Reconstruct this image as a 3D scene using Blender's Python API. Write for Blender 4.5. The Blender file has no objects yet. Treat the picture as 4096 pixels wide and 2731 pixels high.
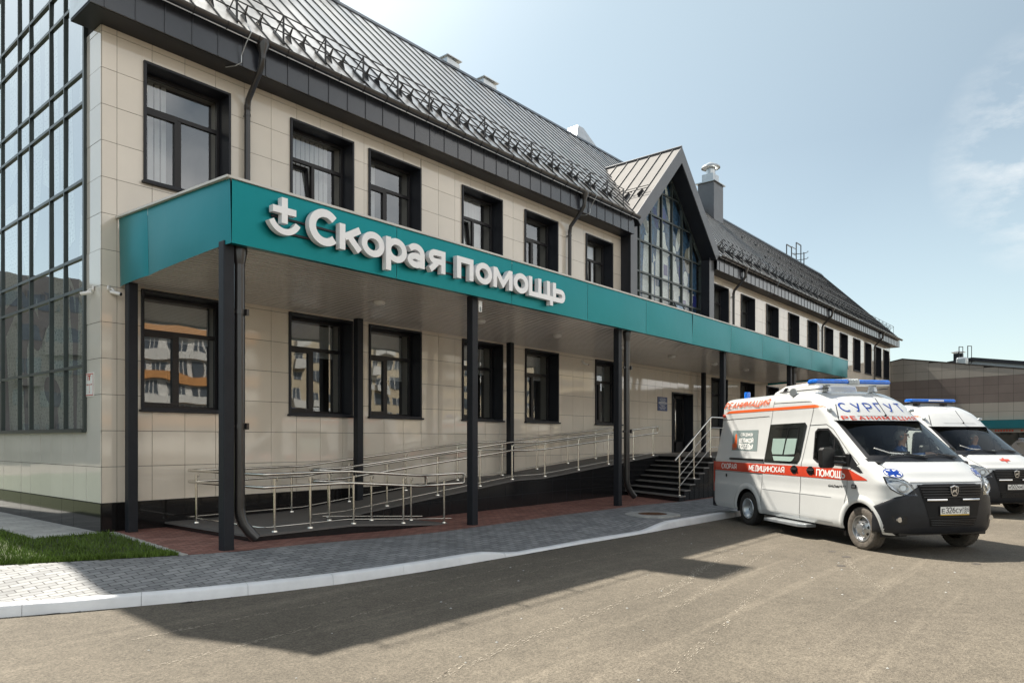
import bpy, bmesh, math, random
import numpy as np
from mathutils import Vector, Matrix
R = math.radians
random.seed(7)
scn = bpy.context.scene
COL = scn.collection

# ---------------------------------------------------------------- camera, sky, sun, exposure
cam = bpy.data.cameras.new('camera'); cam_o = bpy.data.objects.new('camera', cam); COL.objects.link(cam_o)
cam.sensor_width = 36.0; cam.lens = 25.19; cam.shift_y = 0.0962; cam.clip_start = 0.05; cam.clip_end = 3000
cam_o.location = (-4.679, -12.806, 1.524); cam_o.rotation_euler = (R(90), 0, R(-49.88))
scn.camera = cam_o
scn.view_settings.view_transform = 'Standard'; scn.view_settings.look = 'None'
scn.view_settings.exposure = 1.2; scn.view_settings.gamma = 1.0
SUN_DIR = Vector((0.087, 0.757, 1.0)).normalized()
SUN_EL = math.asin(SUN_DIR.z); SUN_ROT = math.atan2(SUN_DIR.x, SUN_DIR.y)
sl = bpy.data.lights.new('sun', 'SUN'); sl.energy = 4.7; sl.angle = R(0.53); sl.color = (1.0, 0.93, 0.82)
so = bpy.data.objects.new('sun', sl); COL.objects.link(so)
so.rotation_euler = SUN_DIR.to_track_quat('Z', 'Y').to_euler(); so.location = (0, 0, 40)
world = bpy.data.worlds.new('World'); scn.world = world; world.use_nodes = True
wn, wl = world.node_tree.nodes, world.node_tree.links
wn.clear()
w_out = wn.new('ShaderNodeOutputWorld'); w_bg = wn.new('ShaderNodeBackground'); w_sky = wn.new('ShaderNodeTexSky')
w_sky.sky_type = 'NISHITA'; w_sky.sun_disc = False; w_sky.sun_elevation = SUN_EL; w_sky.sun_rotation = SUN_ROT
w_sky.air_density = 1.0; w_sky.dust_density = 0.9; w_sky.ozone_density = 1.0; w_sky.altitude = 50
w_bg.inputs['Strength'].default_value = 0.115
def wnode(t, **kw):
    n = wn.new(t)
    for k, v in kw.items(): setattr(n, k, v)
    return n
w_tc = wnode('ShaderNodeTexCoord'); w_map = wnode('ShaderNodeMapping'); w_map.inputs['Scale'].default_value = (2.6, 2.6, 6.0); w_map.inputs['Location'].default_value = (0.35, 0.1, 0.2)
w_n = wnode('ShaderNodeTexNoise'); w_n.inputs['Scale'].default_value = 2.6; w_n.inputs['Detail'].default_value = 9; w_n.inputs['Roughness'].default_value = 0.62
w_rmp = wnode('ShaderNodeMapRange'); w_rmp.inputs['From Min'].default_value = 0.45; w_rmp.inputs['From Max'].default_value = 0.66; w_rmp.inputs['To Max'].default_value = 0.9
w_dot = wnode('ShaderNodeVectorMath', operation='DOT_PRODUCT'); w_dot.inputs[1].default_value = (0.952, 0.02, 0.305)
w_msk = wnode('ShaderNodeMapRange'); w_msk.inputs['From Min'].default_value = 0.989; w_msk.inputs['From Max'].default_value = 0.999
w_mul = wnode('ShaderNodeMath', operation='MULTIPLY')
w_mix = wnode('ShaderNodeMix', data_type='RGBA'); w_mix.inputs['B'].default_value = (3.9, 4.0, 4.0, 1)
w_sep = wnode('ShaderNodeSeparateXYZ'); wl.new(w_tc.outputs['Generated'], w_sep.inputs[0])
def wrange(sock, a, b, lo, hi):
    r = wnode('ShaderNodeMapRange'); r.inputs['From Min'].default_value = a; r.inputs['From Max'].default_value = b; r.inputs['To Min'].default_value = lo; r.inputs['To Max'].default_value = hi
    wl.new(sock, r.inputs['Value']); return r.outputs[0]
def wmath(op, a, b):
    m = wnode('ShaderNodeMath', operation=op); wl.new(a, m.inputs[0]); wl.new(b, m.inputs[1]); return m.outputs[0]
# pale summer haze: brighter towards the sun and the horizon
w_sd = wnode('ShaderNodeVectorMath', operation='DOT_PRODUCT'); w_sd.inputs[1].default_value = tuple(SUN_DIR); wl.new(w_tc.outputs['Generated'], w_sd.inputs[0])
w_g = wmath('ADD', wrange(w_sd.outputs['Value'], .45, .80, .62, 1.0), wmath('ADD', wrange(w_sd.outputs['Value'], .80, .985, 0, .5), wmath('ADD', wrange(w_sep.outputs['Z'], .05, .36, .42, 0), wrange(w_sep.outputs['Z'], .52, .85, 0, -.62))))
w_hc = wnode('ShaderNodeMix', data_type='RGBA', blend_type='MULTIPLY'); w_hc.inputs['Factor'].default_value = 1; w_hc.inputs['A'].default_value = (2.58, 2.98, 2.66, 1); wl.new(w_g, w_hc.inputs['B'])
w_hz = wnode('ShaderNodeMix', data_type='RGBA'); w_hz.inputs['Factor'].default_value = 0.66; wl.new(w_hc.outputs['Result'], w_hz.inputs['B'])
wl.new(w_tc.outputs['Generated'], w_map.inputs['Vector']); wl.new(w_map.outputs[0], w_n.inputs['Vector']); wl.new(w_n.outputs['Fac'], w_rmp.inputs['Value'])
wl.new(w_tc.outputs['Generated'], w_dot.inputs[0]); wl.new(w_dot.outputs['Value'], w_msk.inputs['Value']); wl.new(w_rmp.outputs[0], w_mul.inputs[0]); wl.new(w_msk.outputs[0], w_mul.inputs[1])
wl.new(w_sky.outputs[0], w_hz.inputs['A']); wl.new(w_hz.outputs['Result'], w_mix.inputs['A']); wl.new(w_mul.outputs[0], w_mix.inputs['Factor'])
# unseen clouds behind the camera, mirrored in upper windows, brightened to light the facade
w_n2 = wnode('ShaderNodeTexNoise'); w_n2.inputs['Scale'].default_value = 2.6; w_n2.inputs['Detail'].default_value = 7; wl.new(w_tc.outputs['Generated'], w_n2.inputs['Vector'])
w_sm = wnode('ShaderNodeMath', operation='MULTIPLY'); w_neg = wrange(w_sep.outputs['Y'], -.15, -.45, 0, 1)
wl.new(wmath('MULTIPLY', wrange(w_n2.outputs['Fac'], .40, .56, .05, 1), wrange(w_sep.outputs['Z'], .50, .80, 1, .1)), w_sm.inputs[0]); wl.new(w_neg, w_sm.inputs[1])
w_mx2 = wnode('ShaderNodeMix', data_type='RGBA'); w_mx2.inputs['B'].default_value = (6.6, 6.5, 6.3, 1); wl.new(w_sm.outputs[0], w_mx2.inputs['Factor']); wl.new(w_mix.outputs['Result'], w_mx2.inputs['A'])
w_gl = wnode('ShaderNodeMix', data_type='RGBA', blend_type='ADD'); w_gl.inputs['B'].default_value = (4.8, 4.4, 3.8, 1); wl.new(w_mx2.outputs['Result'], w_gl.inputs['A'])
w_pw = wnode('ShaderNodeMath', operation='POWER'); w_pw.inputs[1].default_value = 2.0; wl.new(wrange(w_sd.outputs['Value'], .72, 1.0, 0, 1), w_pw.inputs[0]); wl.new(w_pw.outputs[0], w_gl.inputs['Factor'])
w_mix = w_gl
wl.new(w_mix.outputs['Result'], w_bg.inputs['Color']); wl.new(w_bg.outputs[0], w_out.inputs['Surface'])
scn.cycles.max_bounces = 10; scn.cycles.transparent_max_bounces = 16; scn.cycles.glossy_bounces = 5
scn.cycles.use_denoising = True; scn.cycles.caustics_reflective = False; scn.cycles.caustics_refractive = False
scn.cycles.sample_clamp_indirect = 8

# ---------------------------------------------------------------- helpers
OFF = {}
class MB:
    def __init__(s): s.v = []; s.f = []; s.m = []
    def add(s, vs, fs, mi=0):
        b = len(s.v); s.v += [tuple(p) for p in vs]; s.f += [tuple(b + i for i in f) for f in fs]; s.m += [mi] * len(fs); return s
    def quad(s, a, b, c, d, mi=0): return s.add([a, b, c, d], [(0, 1, 2, 3)], mi)
    def ngon(s, pts, mi=0): return s.add(pts, [tuple(range(len(pts)))], mi)
    def box(s, x0, x1, y0, y1, z0, z1, mi=0):
        v = [(x, y, z) for z in (z0, z1) for y in (y0, y1) for x in (x0, x1)]
        return s.add(v, [(0, 2, 3, 1), (4, 5, 7, 6), (0, 1, 5, 4), (2, 6, 7, 3), (0, 4, 6, 2), (1, 3, 7, 5)], mi)
    def prism(s, poly, fn, t0, t1, mi=0, back=True):
        n = len(poly); v = [fn(a, b, t0) for a, b in poly] + [fn(a, b, t1) for a, b in poly]
        f = [tuple(range(n))] + ([tuple(range(2 * n - 1, n - 1, -1))] if back else [])
        f += [(i, i + n, (i + 1) % n + n, (i + 1) % n) for i in range(n)]
        return s.add(v, f, mi)
    def beam(s, p, q, w, h=None, up=(0, 0, 1), mi=0):
        p, q = Vector(p), Vector(q); d = (q - p).normalized(); u = Vector(up)
        if abs(d.dot(u)) > .98: u = Vector((0, 1, 0))
        a = d.cross(u).normalized() * w / 2; b = a.cross(d).normalized() * (h or w) / 2
        v = [c + i * a + j * b for c in (p, q) for i, j in ((-1, -1), (1, -1), (1, 1), (-1, 1))]
        return s.add(v, [(3, 2, 1, 0), (4, 5, 6, 7), (0, 1, 5, 4), (1, 2, 6, 5), (2, 3, 7, 6), (3, 0, 4, 7)], mi)
    def tube(s, pts, r, n=10, mi=0, cap=True, closed=False):
        P = [Vector(p) for p in pts]; N = len(P); rr = r if isinstance(r, (list, tuple)) else [r] * N
        t0 = (P[1] - P[0]).normalized(); u = t0.orthogonal().normalized(); rings = []
        for i in range(N):
            if closed: t = (P[(i + 1) % N] - P[i - 1]).normalized()
            else: t = (P[min(i + 1, N - 1)] - P[max(i - 1, 0)]).normalized()
            u = (u - t * u.dot(t)).normalized(); w = t.cross(u)
            k = 1.0
            if 0 < i < N - 1 or closed:
                c = (P[i] - P[i - 1]).normalized().dot(t); k = 1 / max(.6, c)
            rings.append([P[i] + (u * math.cos(2 * math.pi * j / n) + w * math.sin(2 * math.pi * j / n)) * rr[i] * (k if k < 1.4 else 1.4) for j in range(n)])
        v = [p for g in rings for p in g]; f = []
        for i in range(N if closed else N - 1):
            a, b = i * n, ((i + 1) % N) * n
            f += [(a + j, a + (j + 1) % n, b + (j + 1) % n, b + j) for j in range(n)]
        if cap and not closed: f += [tuple(range(n - 1, -1, -1)), tuple(range((N - 1) * n, N * n))]
        return s.add(v, f, mi)
    def lathe(s, prof, c=(0, 0, 0), axis='z', n=24, mi=0):
        v = []; f = []
        for r, h in prof:
            for j in range(n):
                a = 2 * math.pi * j / n; x, y = r * math.cos(a), r * math.sin(a)
                p = (x, y, h) if axis == 'z' else ((x, h, y) if axis == 'y' else (h, x, y))
                v.append((c[0] + p[0], c[1] + p[1], c[2] + p[2]))
        for i in range(len(prof) - 1):
            f += [(i * n + j, i * n + (j + 1) % n, (i + 1) * n + (j + 1) % n, (i + 1) * n + j) for j in range(n)]
        return s.add(v, f, mi)
    def grid(s, fn, us, vs, mi=0):
        nu, nv = len(us), len(vs); v = [fn(a, b) for b in vs for a in us]
        return s.add(v, [(j * nu + i, j * nu + i + 1, (j + 1) * nu + i + 1, (j + 1) * nu + i) for j in range(nv - 1) for i in range(nu - 1)], mi)
    def build(s, name, mats, parent=None, smooth=None, bevel=0, recalc=True):
        me = bpy.data.meshes.new(name); me.from_pydata([tuple(p) for p in s.v], [], s.f)
        mats = mats if isinstance(mats, (list, tuple)) else [mats]
        for m in mats: me.materials.append(m)
        if len(mats) > 1: me.polygons.foreach_set('material_index', s.m)
        if recalc:
            bm = bmesh.new(); bm.from_mesh(me); bmesh.ops.recalc_face_normals(bm, faces=bm.faces); bm.to_mesh(me); bm.free()
        if smooth is not None:
            me.polygons.foreach_set('use_smooth', [True] * len(me.polygons)); me.set_sharp_from_angle(angle=R(smooth))
        me.update()
        o = bpy.data.objects.new(name, me); COL.objects.link(o)
        if parent:
            o.parent = parent; o.location = tuple(-c for c in OFF.get(parent.name, (0, 0, 0)))
        if bevel:
            b = o.modifiers.new('bevel', 'BEVEL'); b.width = bevel; b.segments = 2; b.limit_method = 'ANGLE'
        return o
def thing(name, label, cat, loc=(0, 0, 0), group=None, rz=0, local=False):
    o = bpy.data.objects.new(name, None); COL.objects.link(o); o.location = loc; o.rotation_euler = (0, 0, rz); o.empty_display_size = .2
    tag(o, label, cat, group)
    if not local: OFF[o.name] = tuple(loc)
    return o
def tag(o, label, cat, group=None):
    o['label'] = label; o['category'] = cat
    if group: o['group'] = group
    return o
def struct(o, kind='structure'): o['kind'] = kind; return o
def copy_tree(o, parent=None):
    c = o.copy(); COL.objects.link(c)
    if parent: c.parent = parent
    for ch in o.children: copy_tree(ch, c)
    return c
def srgb(r, g, b): return tuple(((c / 255) / 12.92 if c <= 10 else ((c / 255 + .055) / 1.055) ** 2.4) for c in (r, g, b)) + (1,)

# ---------------------------------------------------------------- materials
def mat(name, col, rough=.5, metal=0, var=.12, scale=2.5, bump=0, bscale=60, coat=0, spec=.5, rvar=.0, emit=None, estr=0, stretch=(1, 1, 1), isl=0):
    m = bpy.data.materials.new(name); m.use_nodes = True; n, l = m.node_tree.nodes, m.node_tree.links
    p = n['Principled BSDF']; c = col if len(col) == 4 else tuple(col) + (1,)
    p.inputs['Base Color'].default_value = c; p.inputs['Roughness'].default_value = rough; p.inputs['Metallic'].default_value = metal
    p.inputs['Specular IOR Level'].default_value = spec; p.inputs['Coat Weight'].default_value = coat; p.inputs['Coat Roughness'].default_value = .06
    if emit: p.inputs['Emission Color'].default_value = tuple(emit) + (1,); p.inputs['Emission Strength'].default_value = estr
    tc = n.new('ShaderNodeTexCoord'); mp = n.new('ShaderNodeMapping'); mp.inputs['Scale'].default_value = stretch
    l.new(tc.outputs['Object'], mp.inputs['Vector'])
    if var or rvar:
        t = n.new('ShaderNodeTexNoise'); t.inputs['Scale'].default_value = scale; t.inputs['Detail'].default_value = 6; t.inputs['Roughness'].default_value = .6
        l.new(mp.outputs[0], t.inputs['Vector'])
        mx = n.new('ShaderNodeMix'); mx.data_type = 'RGBA'; mx.inputs['A'].default_value = tuple(x * (1 - var) for x in c[:3]) + (1,)
        mx.inputs['B'].default_value = tuple(min(1, x * (1 + var)) for x in c[:3]) + (1,)
        mr = n.new('ShaderNodeMapRange'); mr.inputs['From Min'].default_value = .3; mr.inputs['From Max'].default_value = .7
        l.new(t.outputs['Fac'], mr.inputs['Value']); l.new(mr.outputs[0], mx.inputs['Factor']); l.new(mx.outputs['Result'], p.inputs['Base Color'])
        if isl:
            gi = n.new('ShaderNodeNewGeometry'); ri = n.new('ShaderNodeMapRange'); ri.inputs['To Min'].default_value = 1 - isl; ri.inputs['To Max'].default_value = 1 + isl; l.new(gi.outputs['Random Per Island'], ri.inputs['Value'])
            m3 = n.new('ShaderNodeMix'); m3.data_type = 'RGBA'; m3.blend_type = 'MULTIPLY'; m3.inputs['Factor'].default_value = 1; l.new(mx.outputs['Result'], m3.inputs['A']); l.new(ri.outputs[0], m3.inputs['B']); l.new(m3.outputs['Result'], p.inputs['Base Color'])
        if rvar:
            m2 = n.new('ShaderNodeMapRange'); m2.inputs['From Min'].default_value = .3; m2.inputs['From Max'].default_value = .7
            m2.inputs['To Min'].default_value = max(0, rough - rvar); m2.inputs['To Max'].default_value = rough + rvar
            l.new(t.outputs['Fac'], m2.inputs['Value']); l.new(m2.outputs[0], p.inputs['Roughness'])
    if bump:
        t2 = n.new('ShaderNodeTexNoise'); t2.inputs['Scale'].default_value = bscale; t2.inputs['Detail'].default_value = 4
        b = n.new('ShaderNodeBump'); b.inputs['Strength'].default_value = 1; b.inputs['Distance'].default_value = bump
        l.new(mp.outputs[0], t2.inputs['Vector']); l.new(t2.outputs['Fac'], b.inputs['Height']); l.new(b.outputs[0], p.inputs['Normal'])
    return m
def paving(name, c1, c2, mortar, bw=.2, rh=.1, rot=0):
    m = mat(name, c1, .8, var=0); n, l = m.node_tree.nodes, m.node_tree.links; p = n['Principled BSDF']
    tc = n.new('ShaderNodeTexCoord'); mp = n.new('ShaderNodeMapping'); mp.inputs['Rotation'].default_value = (0, 0, rot); l.new(tc.outputs['Object'], mp.inputs['Vector'])
    b = n.new('ShaderNodeTexBrick'); b.inputs['Scale'].default_value = 1; b.inputs['Brick Width'].default_value = bw; b.inputs['Row Height'].default_value = rh
    b.inputs['Mortar Size'].default_value = .0065; b.inputs['Mortar Smooth'].default_value = .2; b.inputs['Bias'].default_value = 0
    b.inputs['Color1'].default_value = c1; b.inputs['Color2'].default_value = c2; b.inputs['Mortar'].default_value = mortar
    l.new(mp.outputs[0], b.inputs['Vector'])
    t = n.new('ShaderNodeTexNoise'); t.inputs['Scale'].default_value = 1.3; t.inputs['Detail'].default_value = 8; t.inputs['Roughness'].default_value = .7; l.new(mp.outputs[0], t.inputs['Vector'])
    mr = n.new('ShaderNodeMapRange'); mr.inputs['From Min'].default_value = .3; mr.inputs['From Max'].default_value = .7; mr.inputs['To Min'].default_value = .72; mr.inputs['To Max'].default_value = 1.25
    l.new(t.outputs['Fac'], mr.inputs['Value'])
    mx = n.new('ShaderNodeMix'); mx.data_type = 'RGBA'; mx.blend_type = 'MULTIPLY'; mx.inputs['Factor'].default_value = 1
    l.new(b.outputs['Color'], mx.inputs['A']); l.new(mr.outputs[0], mx.inputs['B']); l.new(mx.outputs['Result'], p.inputs['Base Color'])
    t2 = n.new('ShaderNodeTexNoise'); t2.inputs['Scale'].default_value = 9; l.new(mp.outputs[0], t2.inputs['Vector'])
    ad = n.new('ShaderNodeMath'); ad.operation = 'MULTIPLY_ADD'; ad.inputs[1].default_value = -1.0; l.new(b.outputs['Fac'], ad.inputs[0]); l.new(t2.outputs['Fac'], ad.inputs[2])
    bp = n.new('ShaderNodeBump'); bp.inputs['Distance'].default_value = .006; bp.inputs['Strength'].default_value = .8; l.new(ad.outputs[0], bp.inputs['Height']); l.new(bp.outputs[0], p.inputs['Normal'])
    return m
def asphalt(name):
    m = mat(name, (.15, .14, .12), .88, var=0, spec=.3); n, l = m.node_tree.nodes, m.node_tree.links; p = n['Principled BSDF']
    tc = n.new('ShaderNodeTexCoord')
    def noise(scale, det, rgh, st=(1, 1, 1), rot=0):
        mp = n.new('ShaderNodeMapping'); mp.inputs['Scale'].default_value = st; mp.inputs['Rotation'].default_value = (0, 0, rot); l.new(tc.outputs['Object'], mp.inputs['Vector'])
        t = n.new('ShaderNodeTexNoise'); t.inputs['Scale'].default_value = scale; t.inputs['Detail'].default_value = det; t.inputs['Roughness'].default_value = rgh
        l.new(mp.outputs[0], t.inputs['Vector']); return t.outputs['Fac']
    def rng(s, a, b, lo, hi):
        r = n.new('ShaderNodeMapRange'); r.inputs['From Min'].default_value = a; r.inputs['From Max'].default_value = b; r.inputs['To Min'].default_value = lo; r.inputs['To Max'].default_value = hi
        l.new(s, r.inputs['Value']); return r.outputs[0]
    def mul(a, b):
        q = n.new('ShaderNodeMath'); q.operation = 'MULTIPLY'; l.new(a, q.inputs[0]); l.new(b, q.inputs[1]); return q.outputs[0]
    big = rng(noise(.35, 7, .65), .3, .7, .74, 1.2); fine = rng(noise(48, 4, .75), .28, .72, .40, 1.6); mid = rng(noise(9, 5, .7), .25, .75, .8, 1.2)
    streak = rng(noise(1.0, 7, .65, (.12, 3.2, 1), R(6)), .55, .70, 1.0, 1.32)
    k = mul(mul(big, fine), mul(mid, streak))
    mx = n.new('ShaderNodeMix'); mx.data_type = 'RGBA'; mx.blend_type = 'MULTIPLY'; mx.inputs['Factor'].default_value = 1; mx.inputs['A'].default_value = (.120, .104, .081, 1)
    l.new(k, mx.inputs['B']); l.new(mx.outputs['Result'], p.inputs['Base Color'])
    v = n.new('ShaderNodeTexVoronoi'); v.inputs['Scale'].default_value = 95; l.new(tc.outputs['Object'], v.inputs['Vector'])
    bp = n.new('ShaderNodeBump'); bp.inputs['Distance'].default_value = .006; bp.inputs['Strength'].default_value = .7; l.new(v.outputs['Distance'], bp.inputs['Height']); l.new(bp.outputs[0], p.inputs['Normal'])
    return m
def glass(name, tint=(.82, .86, .86), ior=1.55, boost=.03, gcol=(.95, .97, 1), wave=0):
    m = bpy.data.materials.new(name); m.use_nodes = True; n, l = m.node_tree.nodes, m.node_tree.links; n.clear()
    o = n.new('ShaderNodeOutputMaterial'); mx = n.new('ShaderNodeMixShader'); t = n.new('ShaderNodeBsdfTransparent'); g = n.new('ShaderNodeBsdfGlossy')
    t.inputs['Color'].default_value = tint + (1,); g.inputs['Color'].default_value = gcol + (1,); g.inputs['Roughness'].default_value = .012
    ge = n.new('ShaderNodeNewGeometry'); dt = n.new('ShaderNodeVectorMath'); dt.operation = 'DOT_PRODUCT'; l.new(ge.outputs['Incoming'], dt.inputs[0]); l.new(ge.outputs['Normal'], dt.inputs[1])
    def mth(op, a, b):
        q = n.new('ShaderNodeMath'); q.operation = op
        for i, v in enumerate((a, b)):
            if v is None: continue
            if isinstance(v, float): q.inputs[i].default_value = v
            else: l.new(v, q.inputs[i])
        return q.outputs[0]
    r0 = ((ior - 1) / (ior + 1)) ** 2 + boost; c = mth('SUBTRACT', 1.0, mth('ABSOLUTE', dt.outputs['Value'], None)); fr = mth('MULTIPLY_ADD', mth('POWER', c, 5.0), 1 - r0);
    fr.node.inputs[2].default_value = r0
    l.new(fr, mx.inputs[0]); l.new(t.outputs[0], mx.inputs[1]); l.new(g.outputs[0], mx.inputs[2]); l.new(mx.outputs[0], o.inputs[0])
    if wave:
        tc = n.new('ShaderNodeTexCoord'); tt = n.new('ShaderNodeTexNoise'); tt.inputs['Scale'].default_value = 1.1; tt.inputs['Detail'].default_value = 1; l.new(tc.outputs['Object'], tt.inputs['Vector'])
        b = n.new('ShaderNodeBump'); b.inputs['Distance'].default_value = wave; l.new(tt.outputs['Fac'], b.inputs['Height']); l.new(b.outputs[0], g.inputs['Normal'])
    return m
M = {}
M['asphalt'] = asphalt('asphalt')
M['pave_grey'] = paving('grey_pavers', (.185, .19, .195, 1), (.28, .285, .285, 1), (.05, .05, .05, 1))
M['pave_red'] = paving('red_pavers', (.20, .080, .060, 1), (.31, .15, .115, 1), (.06, .035, .03, 1))
M['path'] = paving('pale_path', (.34, .34, .33, 1), (.42, .42, .40, 1), (.2, .2, .2, 1), .4, .2)
M['soil'] = mat('lawn_soil', (.045, .06, .02), .95, var=.3, scale=8, bump=.02, bscale=20)
M['grass'] = mat('grass_blades', (.085, .14, .02), .6, var=.45, scale=1.7, spec=.3, isl=.35)
M['kerb'] = mat('kerb_paint', (.74, .75, .76), .55, var=.10, scale=3, bump=.003, bscale=25, rvar=.1)
M['tile'] = mat('porcelain_tile', (.70, .63, .535), .05, var=.05, scale=.9, spec=.6, isl=.04, coat=.5)
M['tile_side'] = mat('porcelain_tile_pale', (.67, .635, .58), .05, var=.045, scale=.9, spec=.6, isl=.03, coat=.5)
M['gap'] = mat('facade_gap', (.03, .028, .025), .9, var=0)
M['granite'] = mat('black_granite', (.012, .012, .013), .16, var=.35, scale=60, spec=.5, rvar=.06)
M['plinth'] = mat('plinth_granite', (.012, .011, .011), .07, var=.2, scale=40, spec=.55)
M['slab'] = mat('flamed_granite', (.125, .118, .112), .75, var=.25, scale=70, bump=.002, bscale=150)
M['slab_light'] = mat('granite_nosing', (.20, .19, .18), .7, var=.2, scale=60)
M['dark'] = mat('anthracite_metal', (.018, .020, .026), .42, var=.12, scale=3, spec=.3)
M['dark2'] = mat('eave_panel_metal', (.026, .029, .038), .26, var=.12, scale=2, spec=.6, coat=.4, bump=.004, bscale=1.2)
M['col'] = mat('column_metal', (.013, .015, .020), .5, var=.15, scale=4, spec=.28)
M['gutter'] = mat('gutter_metal', (.022, .020, .020), .28, var=.15, scale=4, coat=.3)
M['roof'] = mat('standing_seam_metal', (.90, .86, .81), .32, metal=.88, var=.10, scale=1.5, spec=.6, bump=.006, bscale=1.6, rvar=.05)
M['seam'] = mat('roof_seam_metal', (.020, .020, .022), .45, var=.1)
M['barge'] = mat('gable_barge_metal', (.115, .120, .130), .35, metal=.3, var=.1, scale=1.5, bump=.01, bscale=1.1)
M['teal'] = mat('teal_cassette', (.002, .205, .228), .36, metal=.6, var=.05, scale=.5, spec=.4, bump=.012, bscale=.75)
M['trim'] = mat('pale_edge_trim', (.62, .60, .56), .4, var=.05)
M['soffit'] = mat('soffit_panel', (.62, .60, .58), .20, var=.05, scale=2, spec=.6)
M['frame'] = mat('window_frame', (.020, .019, .021), .35, var=.1, spec=.3)
M['pane'] = glass('window_glass', (.88, .90, .90), 1.62, .13, wave=.004)
M['jamb'] = mat('window_jamb', (.42, .40, .36), .6, var=.06)
M['blind'] = mat('blind_fabric', (.56, .57, .57), .7, var=.06, scale=6)
M['room'] = mat('room_wall', (.16, .15, .14), .8, var=.1)
M['lampglow'] = mat('lamp_diffuser', (.9, .85, .7), .5, var=.02, emit=(1, .9, .7), estr=1.6)
M['lampwhite'] = mat('lamp_plastic', (.75, .74, .72), .4, var=.04)
M['cglass'] = glass('curtain_glass', (.88, .92, .90), 1.7, .40, (.97, .99, 1), wave=.003)
M['mull'] = mat('mullion_metal', (.05, .062, .060), .32, metal=.4, var=.1)
M['letter'] = mat('letter_acrylic', (.88, .88, .89), .22, var=.03, scale=5, coat=.4)
M['steel'] = mat('stainless_steel', (.66, .635, .58), .14, metal=1, var=.06, scale=20)
M['white'] = mat('van_paint', (.60, .61, .605), .22, var=.025, scale=2, coat=.7)
M['plastic'] = mat('bumper_plastic', (.020, .021, .025), .42, var=.15, scale=6, spec=.3, bump=.0008, bscale=220)
M['black'] = mat('black_plastic', (.010, .010, .011), .3, var=.1, scale=8)
M['rubber'] = mat('tyre_rubber', (.028, .026, .024), .8, var=.25, scale=12, bump=.004, bscale=70)
M['tyredust'] = mat('tyre_dusty', (.10, .085, .07), .85, var=.35, scale=14, bump=.006, bscale=60)
M['rim'] = mat('steel_rim', (.52, .53, .54), .28, metal=.85, var=.10, scale=12)
M['chrome'] = mat('chrome', (.75, .76, .78), .10, metal=1, var=.03)
M['grille'] = mat('grille_plastic', (.006, .006, .007), .55, var=.1, spec=.25)
M['lampbase'] = mat('headlamp_bowl', (.42, .44, .46), .22, metal=.9, var=.3, scale=25)
M['red'] = mat('red_film', (.56, .050, .020), .32, var=.05, scale=3, coat=.3)
M['orange'] = mat('orange_film', (.74, .12, .025), .32, var=.05, scale=3, coat=.3)
M['blue'] = mat('blue_film', (.006, .045, .30), .32, var=.05, coat=.3)
M['white_film'] = mat('white_film', (.80, .80, .78), .4, var=.03)
M['grey_film'] = mat('grey_film', (.20, .25, .25), .4, var=.08)
M['black_film'] = mat('black_film', (.012, .012, .014), .4, var=.05)
M['yellow'] = mat('yellow_film', (.70, .43, .02), .4, var=.05)
M['bluelens'] = mat('blue_lens', (.008, .14, .62), .10, var=.22, scale=9, coat=.6)
M['lens'] = glass('clear_lens', (.93, .95, .97), 1.5, .07)
M['vglass'] = glass('van_glass', (.80, .84, .82), 1.36, .0)
M['dglass'] = mat('dark_glass', (.012, .014, .013), .04, var=.2, scale=3, spec=.7)
M['frost'] = mat('frosted_glass', (.30, .40, .36), .12, var=.05, scale=2, spec=.6)
M['zinc'] = mat('galvanised_metal', (.50, .53, .55), .32, metal=.7, var=.12, scale=5)
M['rust'] = mat('cast_iron', (.12, .055, .025), .8, var=.4, scale=9, bump=.006, bscale=40)
M['concrete'] = mat('concrete', (.36, .36, .34), .85, var=.2, scale=5, bump=.004, bscale=40)
M['skin'] = mat('skin', (.40, .22, .15), .5, var=.1, scale=10)
M['hair'] = mat('grey_hair', (.16, .15, .14), .6, var=.2, scale=30)
M['uniform'] = mat('blue_uniform', (.03, .07, .20), .8, var=.2, scale=10)
M['uniform2'] = mat('pale_blue_shirt', (.14, .22, .42), .8, var=.15, scale=10)
M['seat'] = mat('seat_fabric', (.02, .02, .022), .8, var=.2, scale=10)
M['plaque'] = mat('plaque_enamel', (.012, .035, .14), .3, var=.05)
M['brown'] = mat('brown_tile', (.15, .125, .115), .3, var=.10, scale=.8, isl=.05)
M['taupe'] = mat('taupe_tile', (.30, .28, .25), .28, var=.06, scale=.8, isl=.04)
M['offwhite'] = mat('sandwich_panel', (.42, .46, .48), .5, var=.05)
M['teal2'] = mat('teal_band', (.0, .10, .125), .4, var=.06)
M['carpaint'] = mat('dark_car_paint', (.02, .022, .026), .2, var=.1, coat=.6)
M['mosA'] = mat('mosaic_white', (.80, .82, .78), .6, var=.22, scale=14, bump=.01, bscale=26)
M['mosB'] = mat('mosaic_blue', (.04, .10, .19), .55, var=.7, scale=9, bump=.01, bscale=30)
M['mosC'] = mat('mosaic_ultramarine', (.012, .022, .20), .55, var=.5, scale=16)
M['mosD'] = mat('mosaic_sand', (.36, .34, .28), .6, var=.25, scale=14)
M['mosE'] = mat('mosaic_violet', (.23, .19, .34), .6, var=.2, scale=14)
M['aptwhite'] = mat('apartment_white', (.52, .51, .48), .7, var=.08, scale=.4)
M['aptorange'] = mat('apartment_orange', (.46, .22, .075), .7, var=.1, scale=.4)
M['aptbeige'] = mat('apartment_beige', (.44, .37, .26), .7, var=.08, scale=.4)
M['aptbrown'] = mat('apartment_brown', (.16, .15, .145), .75, var=.15, scale=.5)
M['aptglass'] = mat('apartment_window', (.06, .07, .085), .1, var=.5, scale=1.5, spec=.7)
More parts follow.
